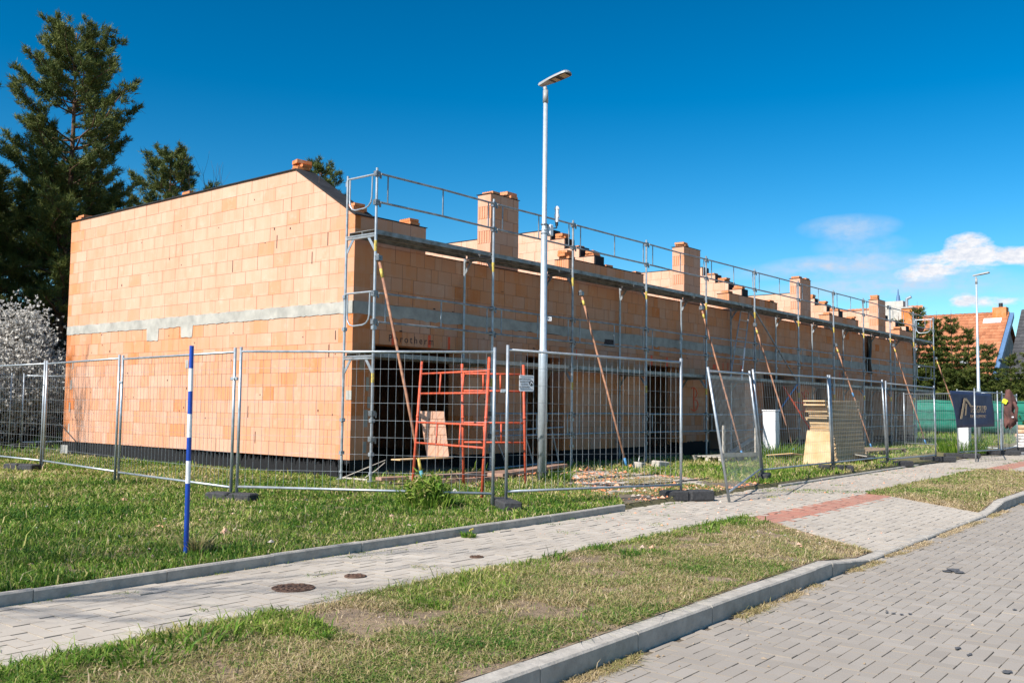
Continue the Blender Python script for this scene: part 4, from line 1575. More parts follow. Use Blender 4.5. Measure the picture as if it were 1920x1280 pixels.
fence_foot('half buried dark fence foot on the lawn left of the gable fence', -3.02, 5.55, 1.9, -.03)
fence_foot('dark fence foot beside the blue and white marker pole', -3.56, -1.80, -2.2 + 3.14 / 2 - .6, -.04)
fence_foot('dark fence foot below the camera warning sign', -1.74, -4.93, .95, -.03)
fence_foot('wide fence foot on the pavement at the open gap', 1.50, -5.66, -.62, -.075, .80, .15)
fence_foot('fence foot under the joint of the tilted panel', 5.45, -5.02, .35, -.03)
fence_foot('fence foot in front of the plywood sheet', 9.02, -5.0, -.9, -.02)
fence_foot('fence foot at the end of the grass edge, right of the boards', 12.6, -5.1, -.55, -.06, .85)
fence_foot('fence foot on the paving at the end of the closed run', 15.98, -5.1, -.75, -.06, .95)
fence_foot('fence foot below the left edge of the navy banner', 18.7, -5.0, -.9, -.06, 1.0)
fence_foot('fence foot below the hanging jacket', 22.1, -5.35, -.9, -.06, 1.0)
fence_foot('dark fence foot in the grass behind the left fence run', .7, 13.7, -.2, -.01, .9)
fence_foot('fence foot at the right picture edge', 25.7, -5.0, -.9, -.06, .9)
for (x, y, z, rz, lb) in ((-3.54, -1.74, 1.58, -1.06, 'small clamp joining two fence posts beside the marker pole'), (-1.72, -4.87, 1.45, -.7, 'bright clamp joining two fence posts left of the camera sign'),
                          (-3.22, 1.76, 1.56, 1.5, 'small clamp on the fence posts in front of the gable middle'), (-2.80, 5.26, 1.55, 1.5, 'small clamp on the fence posts left of the gable')):
    c = clamp(x, y, z, rz); c['label'] = lb


# ------------------------------------------------------------------ camera warning sign on the fence
def sign():
    d = (Vector((1.40, -5.62, 0)) - Vector((-1.70, -4.90, 0))).normalized()
    c = Vector((-1.70, -4.90, 0)) + d * .30
    T = thing('warning_sign', 'small white camera surveillance sign hung on the fence wires', 'sign', (c.x, c.y, 1.555), math.atan2(d.y, d.x))
    mb = MB()
    w, h, rad = .118, .103, .018
    poly = []
    for (cx, cz, a0) in ((w - rad, h - rad, 0), (-w + rad, h - rad, 90), (-w + rad, -h + rad, 180), (w - rad, -h + rad, 270)):
        for k in range(5):
            a = R(a0 + k * 22.5); poly.append((cx + rad * math.cos(a), cz + rad * math.sin(a)))
    mb.prism(poly, lambda a, b, q: (a, q, b), -.012, -.008)
    fix_normals(mb.build('plate', 'white', T))
    mb = MB()
    for z in (.086, -.076):
        mb.obox((0, -.0135, z), (.20, .002, .005))
    mb.build('border_line', 'dark', T)
    for k, s_ in enumerate(('MONITOROVÁNO', 'KAMEROVÝM', 'SYSTÉMEM', 'SE ZÁZNAMEM')):
        text_mesh(s_, .0255, 'lettering', 'dark', T, Matrix.Translation((-.036, -.0135, .052 - k * .034)) @ FX, .0006)
    mb = MB()
    cx = .074
    ring = [(cx + .036 * math.cos(R(t)), .002 + .036 * math.sin(R(t))) for t in range(0, 360, 15)]
    mb.add([(x, -.0135, z) for x, z in ring], [tuple(range(len(ring)))])
    mb.build('camera_badge', 'dark', T)
    mb = MB()
    mb.obox((cx + .004, -.015, .010), (.036, .002, .017), 0, .5, Matrix.Rotation(.6, 4, 'Y'))
    mb.obox((cx + .024, -.015, -.004), (.010, .002, .012), 0, .5, Matrix.Rotation(.6, 4, 'Y'))
    mb.obox((cx - .016, -.015, -.008), (.007, .002, .022))
    mb.build('camera_symbol', 'white', T)


sign()


# ------------------------------------------------------------------ lamp posts
def lamp(label, x, y, rz=0.0, box=True):
    T = thing('street_lamp', label, 'street lamp', (x, y, 0), rz, 'street lamps along the pavement')
    mb = MB(); mb.tube((0, 0, -.1), (0, 0, .16), .083, 24, .083); mb.build('ground_sleeve', 'dark', T, True)
    prof = [(.10, .080), (2.13, .078), (2.20, .075), (2.215, .060), (4.22, .055), (4.28, .054), (4.31, .043), (6.55, .037)]
    mb = MB(); mb.path([(0, 0, z) for z, q in prof], .05, 24, .5, [q for z, q in prof]); mb.build('pole', 'lamp_pole', T, True)
    mb = MB(); mb.tube((0, 0, 2.185), (0, 0, 2.225), .086, 24, .066); mb.tube((0, 0, 4.275), (0, 0, 4.31), .060, 24, .046)
    mb.build('collar', 'lamp_pole', T, True)
    mb = MB(); mb.tube((0, 0, 6.52), (0, 0, 6.74), .047, 16, .044); mb.tube((0, 0, 6.72), (0, .015, 6.80), .034, 12)
    mb.build('spigot', 'lamp_head', T, True)
    # head: rounded shell pointing to the road (-Y), tilted up a little
    H = Matrix.Translation((0, .09, 6.84)) @ Matrix.Rotation(R(-9), 4, 'X')
    def shell(pr, z0, z1, name, mat, dz=0):
        mb = MB(); n = len(pr)
        v = [H @ Vector((a, b, z0)) for a, b in pr] + [H @ Vector((a * .96, b + (.01 if b > -.3 else .0), (z0 + z1) / 2 + dz)) for a, b in pr] + [H @ Vector((a * .70, b * .94 - .01, z1 + dz)) for a, b in pr]
        f = [tuple(range(n)), tuple(range(2 * n, 3 * n))]
        for q in (0, 1):
            for i in range(n):
                j = (i + 1) % n
                f.append((q * n + i, q * n + j, q * n + n + j, q * n + n + i))
        mb.add(v, f)
        return fix_normals(mb.build(name, mat, T))
    out = [(a * .86, b) for a, b in [(.055, .03), (.075, -.05), (.12, -.22), (.135, -.36), (.135, -.52), (.12, -.58), (.07, -.61), (0, -.62), (-.07, -.61), (-.12, -.58), (-.135, -.52), (-.135, -.36), (-.12, -.22), (-.075, -.05), (-.055, .03)]]
    shell(out, .0, .055, 'lamp_shell', 'lamp_head')
    inn = [(a * .93, b * .975 - .004) for a, b in out if b < -.1]
    mb = MB(); mb.add([H @ Vector((a, b, -.004)) for a, b in inn], [tuple(range(len(inn)))]); mb.build('underside', 'dark', T)
    mb = MB()
    for (y0, y1) in ((-.56, -.44), (-.36, -.27)):
        mb.add([H @ Vector(q) for q in ((-.085, y0, -.008), (.085, y0, -.008), (.085, y1, -.008), (-.085, y1, -.008))], [(0, 1, 2, 3)])
    mb.build('led_lens', 'amber', T)
    if box:
        mb = MB(); mb.obox((.125, -.02, 4.30), (.10, .10, .20), 0, bev=.012); mb.obox((.19, -.01, 4.27), (.04, .06, .12), 0, bev=.008); mb.build('junction_box', 'white', T)
        mb = MB()
        for z in (4.22, 4.38):
            mb.tube((0, 0, z), (0, 0, z + .015), .062, 16); mb.obox((.07, 0, z + .007), (.06, .03, .012))
        mb.tube((.18, -.02, 4.34), (.27, -.06, 4.36), .010, 8); mb.tube((.27, -.06, 4.36), (.275, -.06, 4.46), .014, 8)
        mb.build('strap', 'clamp', T)
        mb = MB(); mb.tube((.27, -.06, 4.46), (.28, -.06, 4.72), .034, 12, .036); mb.tube((.28, -.06, 4.69), (.28, -.06, 4.74), .048, 12, .03); mb.obox((.28, -.06, 4.57), (.08, .075, .07), .3, bev=.01)
        mb.build('camera', 'white', T)
        mb = MB(); mb.tube((.272, -.062, 4.40), (.275, -.06, 4.46), .026, 10); mb.build('camera_joint', 'dark', T)
        # number plate 745
        mb = MB(); mb.obox((.055, -.062, 2.76), (.115, .006, .07), -.68, bev=.0); mb.build('number_plate', 'white', T)
        mt_ = Matrix.Translation((.055, -.062, 2.76)) @ Matrix.Rotation(-.68, 4, 'Z') @ Matrix.Translation((0, -.005, 0)) @ FX
        text_mesh('745', .058, 'lettering', 'dark', T, mt_, .0008)
    return T


lamp('tall galvanised lamp post with a camera box and number plate in front of the scaffold', 1.95, -2.65)
lamp('distant lamp post beside the navy banner in front of the spruces', 31.4, -2.42, 0, False)


# ------------------------------------------------------------------ blue and white marker pole
def marker():
    T = thing('marker_pole', 'blue and white striped marker pole stuck in the lawn by the kerb', 'marker pole', (-6.42, -5.33, 0))
    zs = [-.05, .69, .90, 1.07 + .02, 1.28 + .0, 1.46 + .02, 1.66, 1.80]
    zs = [-.05, .577, .766, .963, 1.16, 1.353, 1.547, 1.74]
    for k in range(7):
        mb = MB()
        r0 = .0205 - .0022 * k / 7
        mb.tube((-.004 * 0, 0, zs[k]), (0, 0, zs[k + 1]), r0, 20, r0 - .0003, caps=(k in (0, 6)))
        mb.build('blue_band' if k % 2 == 0 else 'white_band', 'bluestick' if k % 2 == 0 else 'whitestick', T, False)
    T.rotation_euler = (0, R(-.4), 0)
    return T


marker()


# ------------------------------------------------------------------ site clutter
def plank(label, a, b, w, t, z, mat='plank', tilt=0.0, dz=0.0, group='timber planks by the entrance'):
    a = Vector((a[0], a[1], z)); b = Vector((b[0], b[1], z + dz))
    d = b - a; L_ = d.length
    rot = d.to_track_quat('X', 'Z').to_matrix().to_4x4() @ Matrix.Rotation(tilt, 4, 'X')
    mb = MB(); mb.obox((0, 0, 0), (L_, w, t), 0, .5, Matrix.Identity(4), bev=.004)
    o = mb.build('plank', mat)
    o.matrix_world = Matrix.Translation((a + b) / 2) @ rot
    return tag(o, label, 'plank', group)


plank('long brown plank in the grass under the gable prop', (-.42, -1.18), (1.5, -1.55), .17, .05, .08)
plank('brown plank lying behind the orange frames', (-.1, -1.62), (2.3, -1.75), .15, .07, .10)
plank('short dark plank in front of the orange frames', (.0, -2.05), (1.1, -2.35), .14, .07, .07)
plank('wide pinkish plank reaching past the lamp post', (1.55, -1.95), (4.3, -1.30), .30, .06, .09, dz=.03)
plank('thin plank under the wide pinkish plank', (1.3, -1.75), (3.9, -1.12), .12, .04, .03)
plank('pale plank balanced on the rungs of the nearer orange frame', (-.12, -1.25), (1.25, -1.15), .20, .02, .375, 'ply', 0, -.01, 'timber planks by the entrance')


def brick_board():
    T = thing('brick_board', 'pale upright board patterned like clay bricks standing in the sun behind the orange frame', 'board', (.98, -1.10, .39), 0)
    mb = MB(); mb.prism([(-.16, 0), (.22, 0), (.12, .77), (-.30, .77)], lambda a, b, q: (a, q + b * .06, b), 0, .03, .05)
    fix_normals(mb.build('panel', 'clay', T))
    mb = MB()
    def ln(a0, b0, a1, b1, w=.010):
        mb.prism([(a0 - w, b0 - w), (a1 + w, b0 - w), (a1 + w, b1 + w), (a0 - w, b1 + w)], lambda a, b, q: (a, q + b * .06, b), -.003, .001)
    rows = [0.0, .20, .37, .50, .64, .77]
    for k, z in enumerate(rows[1:-1]):
        sh = -.14 * z / .77
        ln(-.15 + sh * 1.0, z, .21 + sh * .7, z, .004)
    for k in range(5):
        z0, z1 = rows[k], rows[k + 1]
        for u in ((.30, .68) if k % 2 else (.5,)):
            x = -.16 - .13 * z0 / .77 + .38 * u
            ln(x, z0, x, z1, .005)
    mb.build('joint_lines', 'rust', T)
    # the board faces -X a little so the low sun reaches it
    T.rotation_euler = (0, 0, R(-50))


brick_board()


def white_box():
    T = thing('utility_box', 'tall white utility box standing in the grass behind the fence', 'utility box', (13.35, -1.60, 0), R(0))
    mb = MB(); mb.obox((0, 0, .60), (.27, .36, 1.20), 0, bev=.010); mb.build('cabinet', 'white', T)
    mb = MB(); mb.obox((0, 0, 1.235), (.30, .39, .03), 0, bev=.006); mb.build('lid', 'white', T)
    mb = MB(); mb.obox((-.136, .0, .55), (.004, .30, .004)); mb.obox((-.138, .0, .62), (.004, .016, .04)); mb.obox((-.137, .165, .6), (.003, .003, 1.1)); mb.build('door_seam', 'dark', T)
    T = thing('utility_box', 'second white utility box partly hidden behind the navy banner', 'utility box', (21.65, -4.32, 0), R(-6))
    mb = MB(); mb.obox((0, 0, .47), (.26, .34, .98), 0, bev=.012); mb.build('cabinet', 'white', T)
    mb = MB(); mb.obox((0, -.173, .5), (.004, .004, .9)); mb.build('door_seam', 'dark', T)


white_box()


def board_stack():
    r = random.Random(6)
    rz = R(2)
    cx, cy = 12.04, -4.00
    z = .03
    g = 'formwork boards in the high stack'
    n = 46
    for k in range(n):
        t = .0285 if k <= 32 else .034
        if k in (13, 19, 22, 25, 28, 30, 32, 34, 36, 38, 40):
            z += .004
        loose = k > 32
        L_ = 2.15 if not loose else r.choice([2.1, 2.15, 2.2, 2.3]); W = .52
        jx = r.uniform(-.02, .02) + (r.uniform(-.03, .06) if loose else 0)
        jy = r.uniform(-.015, .015) + .0045 * k + (r.uniform(-.02, .03) if loose else 0)
        mb = MB(); mb.obox((0, 0, t / 2), (L_, W, t * .93), 0)
        o = mb.build('formwork_board', 'ply_edge' if k % 3 else 'ply')
        o.location = (cx + jx, cy + jy, z)
        o.rotation_euler = (r.uniform(-.002, .002), (0 if not loose else r.uniform(-.012, .012)), rz + (r.uniform(-.01, .01) if not loose else r.uniform(-.05, .05)))
        lay = 'bottom board' if k == 0 else ('topmost board' if k == n - 1 else None)
        words = ['lower third', 'middle', 'upper third']
        o2 = words[min(2, k * 3 // n)]
        tag(o, (lay + ' of the high stack of formwork boards') if lay else 'sandy brown formwork board in the ' + o2 + ' of the high stack', 'board', g + (' ' + o2 if not lay else ''))
        z += t + .001
    mb = MB()
    mb.prism([(-.32, 0), (.30, 0), (.30, .78), (-.22, .80)], lambda a, b, q: (a, q + b * .14, b), 0, .022)
    o = fix_normals(mb.build('plywood_sheet', 'ply'))
    o.location = (10.70, -3.92, -.01); o.rotation_euler = (0, 0, R(-70))
    tag(o, 'pale plywood sheet leaning against the left side of the board stack', 'plywood sheet')
    # crumpled torn pieces at the foot
    for k, (x, y, a, l, lb) in enumerate(((14.6, -3.75, .3, .5, 'torn pale board scrap at the right foot of the board stack'), (13.0, -4.3, .1, 1.7, 'warped grey board lying in the grass at the fence foot'),
                                          (11.9, -2.6, 1.2, .9, 'thin slat leaning at the back of the plywood sheet'))):
        mb = MB(); mb.obox((0, 0, .06), (l, .34, .018), 0, .5, Matrix.Rotation(.10, 4, 'Y') @ Matrix.Rotation(.12, 4, 'X'))
        o = mb.build('board_scrap', 'ply' if k != 1 else 'oldwood'); o.location = (x, y, .02 + .03 * k); o.rotation_euler = (0, 0, a)
        tag(o, lb, 'board')


board_stack()


def pallet(label, x, y, rz, L_=1.9, W=1.0, mat='pallet', posts=False, z=0.0):
    T = thing('pallet', label, 'pallet', (x, y, z), rz)
    for k in range(6):
        yy = -W / 2 + .06 + (W - .12) * k / 5
        mb = MB(); mb.obox((0, yy, .145), (L_, .11, .022)); mb.build('deck_board', mat, T)
    for yy in (-W / 2 + .06, 0, W / 2 - .06):
        mb = MB(); mb.obox((0, yy, .012), (L_, .10, .02)); mb.build('bottom_board', mat, T)
    for xx in (-L_ / 2 + .08, 0, L_ / 2 - .08):
        for yy in (-W / 2 + .06, 0, W / 2 - .06):
            mb = MB(); mb.obox((xx, yy, .078), (.13, .10, .105)); mb.build('block', mat, T)
    if posts:
        for (xx, yy, h) in ((-L_ / 2 + .06, -W / 2 + .05, .88), (L_ / 2 - .1, -W / 2 + .05, .82)):
            mb = MB(); mb.obox((xx, yy - .06, h / 2), (.07, .035, h)); mb.build('upright', mat, T)
        mb = MB(); mb.obox((0, -W / 2 - .02, .20), (L_ * 1.1, .03, .09)); mb.build('side_board', mat, T)


pallet('light wooden pallet lying right of the stack of boards', 17.2, -2.85, R(-3), 3.0, 1.1)
pallet('grey wooden rack on a pallet with two uprights behind the tilted fence panel', 10.0, -1.95, R(-12), 1.35, .9, 'oldwood', True)

# concrete lumps at the foot of the second prop and other bits
for (x, y, s_, rz, lb) in ((6.15, -1.95, (.34, .20, .14), .3, 'left pale concrete lump beside the second prop'), (6.75, -2.10, (.36, .22, .15), -.2, 'right pale concrete lump beside the second prop')):
    mb = MB(); mb.obox((0, 0, s_[2] / 2), s_, 0, bev=.02)
    o = mb.build('concrete_lump', 'kerb'); o.location = (x, y, 0); o.rotation_euler = (.05, .08, rz)
    tag(o, lb, 'concrete block')
mb = MB(); mb.path([(6.2, -1.9, .12), (6.25, -1.9, .26), (6.42, -1.9, .27), (6.44, -1.9, .13)], .007, 6)
tag(mb.build('steel_loop', 'clamp'), 'thin steel loop sticking out of the concrete lumps', 'steel loop')
for (a, b, z, dz, w, lb) in (((15.2, -1.2), (17.6, -1.1), .10, .06, .16, 'reddish plank behind the white utility box'), ((15.6, -1.6), (18.6, -1.75), .05, .02, .14, 'brown plank in front of the far orange frame'),
                             ((12.2, -.9), (14.6, -.45), .06, .36, .12, 'grey plank propped on the dark plinth behind the rack'), ((15.0, -1.35), (16.2, -1.9), .14, .0, .1, 'pale short plank on the clutter behind the white utility box')):
    plank(lb, a, b, w, .04, z, 'plank' if 'grey' not in lb else 'oldwood', .1, dz, 'loose planks along the scaffold')
# wire rods by the scaffold corner foot
mb = MB(); mb.path([(-.25, -.15, .04), (0.05, -.45, .22), (.36, -.5, .32)], .008, 6); mb.path([(-.1, -.5, .04), (.1, -.55, .16), (.33, -.52, .28)], .008, 6)
mb.path([(-.25, -.12, .03), (-.27, -.75, .03)], .016, 6)
tag(mb.build('bent_rods', 'oldwood'), 'pale bent rods lying at the corner feet of the scaffold', 'rods')
# cable on the paving
mb = MB()
pts = [(1.55, -2.85), (1.9, -3.55), (2.3, -4.05), (2.8, -4.22), (3.4, -4.28), (3.75, -4.30), (4.1, -4.33), (4.6, -4.30), (5.1, -4.23), (5.6, -4.0)]
mb.path([(x, y, .008) for x, y in pts], .012, 6)
tag(mb.build('cable', 'dark', None, True), 'black cable lying across the paved site entrance', 'cable')
# rod leaning on the left corner of the gable
mb = MB(); mb.tube((-.05, 9.55, .30), (-.05, 10.45, .62 + .12), .010, 6)
tag(mb.build('leaning_rod', 'dark'), 'thin dark rod leaning at the far left corner of the gable', 'rod')


# manhole and valve covers
def cover(label, x, y, r_, kind):
    T = thing('drain_cover', label, 'drain cover', (x, S(x, y), -.078), 0, 'round iron covers in the pavement')
    mb = MB(); mb.tube((0, 0, -.01), (0, 0, .006), r_, 40); mb.build('frame_ring', 'iron', T)
    mb = MB()
    n = 10 if r_ > .1 else 5
    for k in range(n):
        a = 2 * math.pi * k / n
        for q in (.35, .62, .84):
            mb.obox((r_ * q * math.cos(a + q * 2), r_ * q * math.sin(a + q * 2), .008), (r_ * .16, r_ * .26 * q + .01, .006), a + q * 2)
    mb.tube((0, 0, .004), (0, 0, .011), r_ * .14, 12)
    mb.build('cast_pattern', 'iron', T)


cover('large round rusty manhole cover in the near pavement', -6.53, -6.82, .155, 0)
cover('medium round rusty cover in the middle of the three', -5.90, -6.80, .085, 0)
cover('small round rusty cover farthest up the pavement', -4.53, -6.90, .062, 0)


def wet_patch(label, pts, z=-.1955):
    mb = MB(); r = random.Random(len(label))
    for (x, y, a, b) in pts:
        ring = []
        for k in range(18):
            t = 2 * math.pi * k / 18; q = 1 + r.uniform(-.3, .3)
            ring.append((x + a * q * math.cos(t), y + b * q * math.sin(t), z + .004))
        mb.add(ring, [tuple(range(18))])
    o = mb.build('oil_stain', 'stain'); struct(o)


mt, nt, b = new_mat('oil_stain'); b.inputs['Base Color'].default_value = (.10, .093, .088, 1); b.inputs['Roughness'].default_value = .6
M['stain'] = mt


def hit(px, py, z):
    d = fwd + right * ((px - 960) / 1798.55) + up * (-(py - 640) / 1798.55)
    t = (z - CAM.z) / d.z
    q = CAM + d * t
    return q.x, q.y


st = []
for (u, v, a, b_) in ((1786, 1067, .12, .045), (1797, 1071, .07, .035), (1775, 1069, .06, .03), (1788, 1054, .02, .012), (1663, 1146, .03, .008), (1675, 1148, .03, .010), (1690, 1150, .03, .01), (1706, 1149, .03, .010),
                      (1662, 1143, .02, .006), (1796, 1213, .05, .012), (1818, 1225, .05, .008), (1889, 1257, .05, .02), (1902, 1141, .03, .01), (1582, 1073, .02, .01)):
    x, y = hit(u, v, -.19)
    st.append((x, y, a * .8, b_ * 1.3))
wet_patch('oil', st)


# ------------------------------------------------------------------ banner, jacket, green windscreen
def banner():
    A = Vector((18.58, -4.93, 0)); B = Vector((22.0, -5.35, 0)); d = (B - A).normalized(); n = Vector((d.y, -d.x, 0))
    T = thing('site_banner', 'navy advertising banner with gold lettering tied to the fence', 'banner', (A.x, A.y, 0), math.atan2(d.y, d.x))
    mb = MB()
    nx, nz = 24, 10
    vs = []; fs = []
    corners = ((-.62, 1.86), (2.50, 1.83), (2.72, .83), (-.12, .80))
    for j in range(nz + 1):
        for i in range(nx + 1):
            u = i / nx; t = j / nz
            x = (corners[0][0] * (1 - u) + corners[1][0] * u) * (1 - t) + (corners[3][0] * (1 - u) + corners[2][0] * u) * t
            z = (corners[0][1] * (1 - u) + corners[1][1] * u) * (1 - t) + (corners[3][1] * (1 - u) + corners[2][1] * u) * t
            vs.append((x, -.04 - .018 * math.sin(u * 6 + t * 4) * (t + .2), z))
    for j in range(nz):
        for i in range(nx):
            k = j * (nx + 1) + i; fs.append((k, k + 1, k + nx + 2, k + nx + 1))
    mb.add(vs, fs)
    o = mb.build('cloth', 'banner', T, True)
    sm = o.modifiers.new('t', 'SOLIDIFY'); sm.thickness = .003
    q = -.085
    mb = MB()
    mb.prism([(-.02, 1.06), (.12, 1.06), (.42, 1.66), (.28, 1.66)], lambda a, b, c: (a, c, b), q, q + .003)
    mb.prism([(.28, 1.66), (.48, 1.66), (.86, 1.44), (.80, 1.40), (.44, 1.58)], lambda a, b, c: (a, c + .004, b), q, q + .002)
    mb.prism([(.42, 1.50), (.52, 1.50), (.44, 1.16), (.36, 1.16)], lambda a, b, c: (a, c + .007, b), q, q + .002)
    fix_normals(mb.build('logo_mark', 'gold', T))
    text_mesh('TEEGRUP', .30, 'lettering', 'gold', T, Matrix.Translation((1.30, q - .01, 1.335)) @ FX, .002, 0, 1.02)
    text_mesh('DEVELOPMENT', .13, 'lettering', 'gold', T, Matrix.Translation((1.30, q - .01, 1.13)) @ FX, .002, 0, 1.45)


banner()


def jacket():
    T = thing('hanging_jacket', 'brown work jacket with a yellow patch hung over a fence post', 'jacket', (22.15, -5.50, 0), R(-50))
    mb = MB()
    prof = [(1.98, .05, .0), (1.88, .16, .02), (1.72, .25, .05), (1.55, .30, .10), (1.42, .31, .04), (1.30, .30, -.02), (1.16, .34, .06), (1.02, .33, .10), (.93, .24, .02), (.84, .12, -.05)]
    n = 18; vs = []; fs = []
    for k, (z, w, o_) in enumerate(prof):
        for i in range(n):
            t = 2 * math.pi * i / n
            q = 1 + .22 * math.sin(5 * t + z * 6) + .14 * math.sin(9 * t + z * 11) + (.25 * math.sin(2 * t + z * 9))
            zz = z + (.09 * math.sin(3 * t + 1) + .05 * math.sin(7 * t) if k > 6 else 0)
            vs.append((o_ * .6 + w * .50 * q * math.cos(t), .09 * q * math.sin(t), zz))
    for k in range(len(prof) - 1):
        for i in range(n):
            j = (i + 1) % n; fs.append((k * n + i, k * n + j, (k + 1) * n + j, (k + 1) * n + i))
    fs += [tuple(range(n)), tuple(reversed(range((len(prof) - 1) * n, len(prof) * n)))]
    mb.add(vs, fs)
    fix_normals(mb.build('body', 'maroon', T, True))
    mb = MB(); mb.obox((-.15, -.07, 1.60), (.12, .08, .14), .2, .5, Matrix.Rotation(.5, 4, 'Y')); mb.build('yellow_patch', 'hivis', T)
    mb = MB(); mb.path([(.14, -.06, 1.60), (.22, -.08, 1.40), (.18, -.08, 1.15), (.22, -.06, .98)], .05, 8, .5, [.04, .055, .05, .04]); mb.build('sleeve', 'maroon', T, True)
    mb = MB(); mb.obox((.06, -.13, 1.12), (.06, .01, .04)); mb.build('label_tag', 'white', T)


jacket()
mb = MB(); mb.tube((22.9, -5.1, 0), (22.95, -5.1, 1.05), .035, 8)
tag(mb.build('steel_stake', 'galv'), 'short steel stake below the hanging jacket', 'stake')
mb = MB()
for k in range(5):
    mb.obox((0, 0, .06 + k * .10), (.9 - k * .12, .55 - .05 * k, .12), .2 * k, bev=.04)
o = mb.build('sack_heap', 'sack'); o.location = (26.8, -5.0, 0)
tag(o, 'pale heap of sacks at the right picture edge', 'sacks')
mb = MB()
for k in range(3):
    mb.obox((0, 0, .08 + k * .15), (1.0 - .2 * k, .5, .14), .15 * k, bev=.03)
o = mb.build('soil_sack_heap', 'pallet'); o.location = (28.4, -4.7, .35)
tag(o, 'brownish heap behind the pale sacks at the right edge', 'sacks')


def green_fence():
    # fence with green cloth closing the far side of the site, slightly slanted
    A = Vector((40.5, 10.0, 0)); B = Vector((55.6, -7.2, 0))
    d = (B - A); L_ = d.length; d.normalize()
    T = thing('green_fence', 'wire fence with green windscreen cloth closing the far side of the site', 'fence', (A.x, A.y, 0), math.atan2(d.y, d.x))
    mb = MB(); vs = []; fs = []
    n = 60
    for i in range(n + 1):
        x = L_ * i / n
        for z in (.14, .6, 1.2, 1.9):
            vs.append((x, .03 * math.sin(i * 1.3 + z * 4), z + .02 * math.sin(i * .9)))
    for i in range(n):
        for j in range(3):
            k = i * 4 + j; fs.append((k, k + 4, k + 5, k + 1))
    mb.add(vs, fs)
    o = mb.build('windscreen_cloth', 'greenscreen', T, True); sm = o.modifiers.new('t', 'SOLIDIFY'); sm.thickness = .006
    for k in range(8):
        x = L_ * (k + .3) / 7.6
        mb = MB(); mb.obox((x, -.06, 1.0), (.07, .05, 2.0)); mb.build('post', 'greenpost', T)
    mb = MB()
    for z in (.35, .85, 1.35, 1.85):
        mb.tube((0, -.05, z), (L_, -.05, z), .012, 4)
    mb.build('line_wire', 'greenpost', T)


green_fence()

# ------------------------------------------------------------------ trees
def needles(P_, D_, per, ln, wd, spread, r, tone_mu=.5, tone_sd=.2, tone_each=None):
    """thin triangles bursting from points P_ around directions D_"""
    n = len(P_)
    P = np.repeat(P_, per, 0); D = np.repeat(D_, per, 0)
    N = n * per
    d = D + r.normal(0, spread, (N, 3))
    d /= np.linalg.norm(d, axis=1)[:, None] + 1e-9
    s = np.cross(d, r.normal(0, 1, (N, 3))); s /= np.linalg.norm(s, axis=1)[:, None] + 1e-9
    l = ln * np.exp(r.normal(0, .25, N))
    w = wd * np.exp(r.normal(0, .25, N))
    b0 = P + r.normal(0, ln * .22, (N, 3))
    V = np.stack([b0 - s * w[:, None], b0 + s * w[:, None], b0 + d * l[:, None]], 1).reshape(-1, 3)
    T = np.arange(N * 3).reshape(-1, 3)
    te = np.repeat(tone_each if tone_each is not None else r.normal(tone_mu, tone_sd, n), per)
    t = np.clip(te + r.normal(0, .08, N), 0, 1)
    return V, T, np.repeat(t, 3)


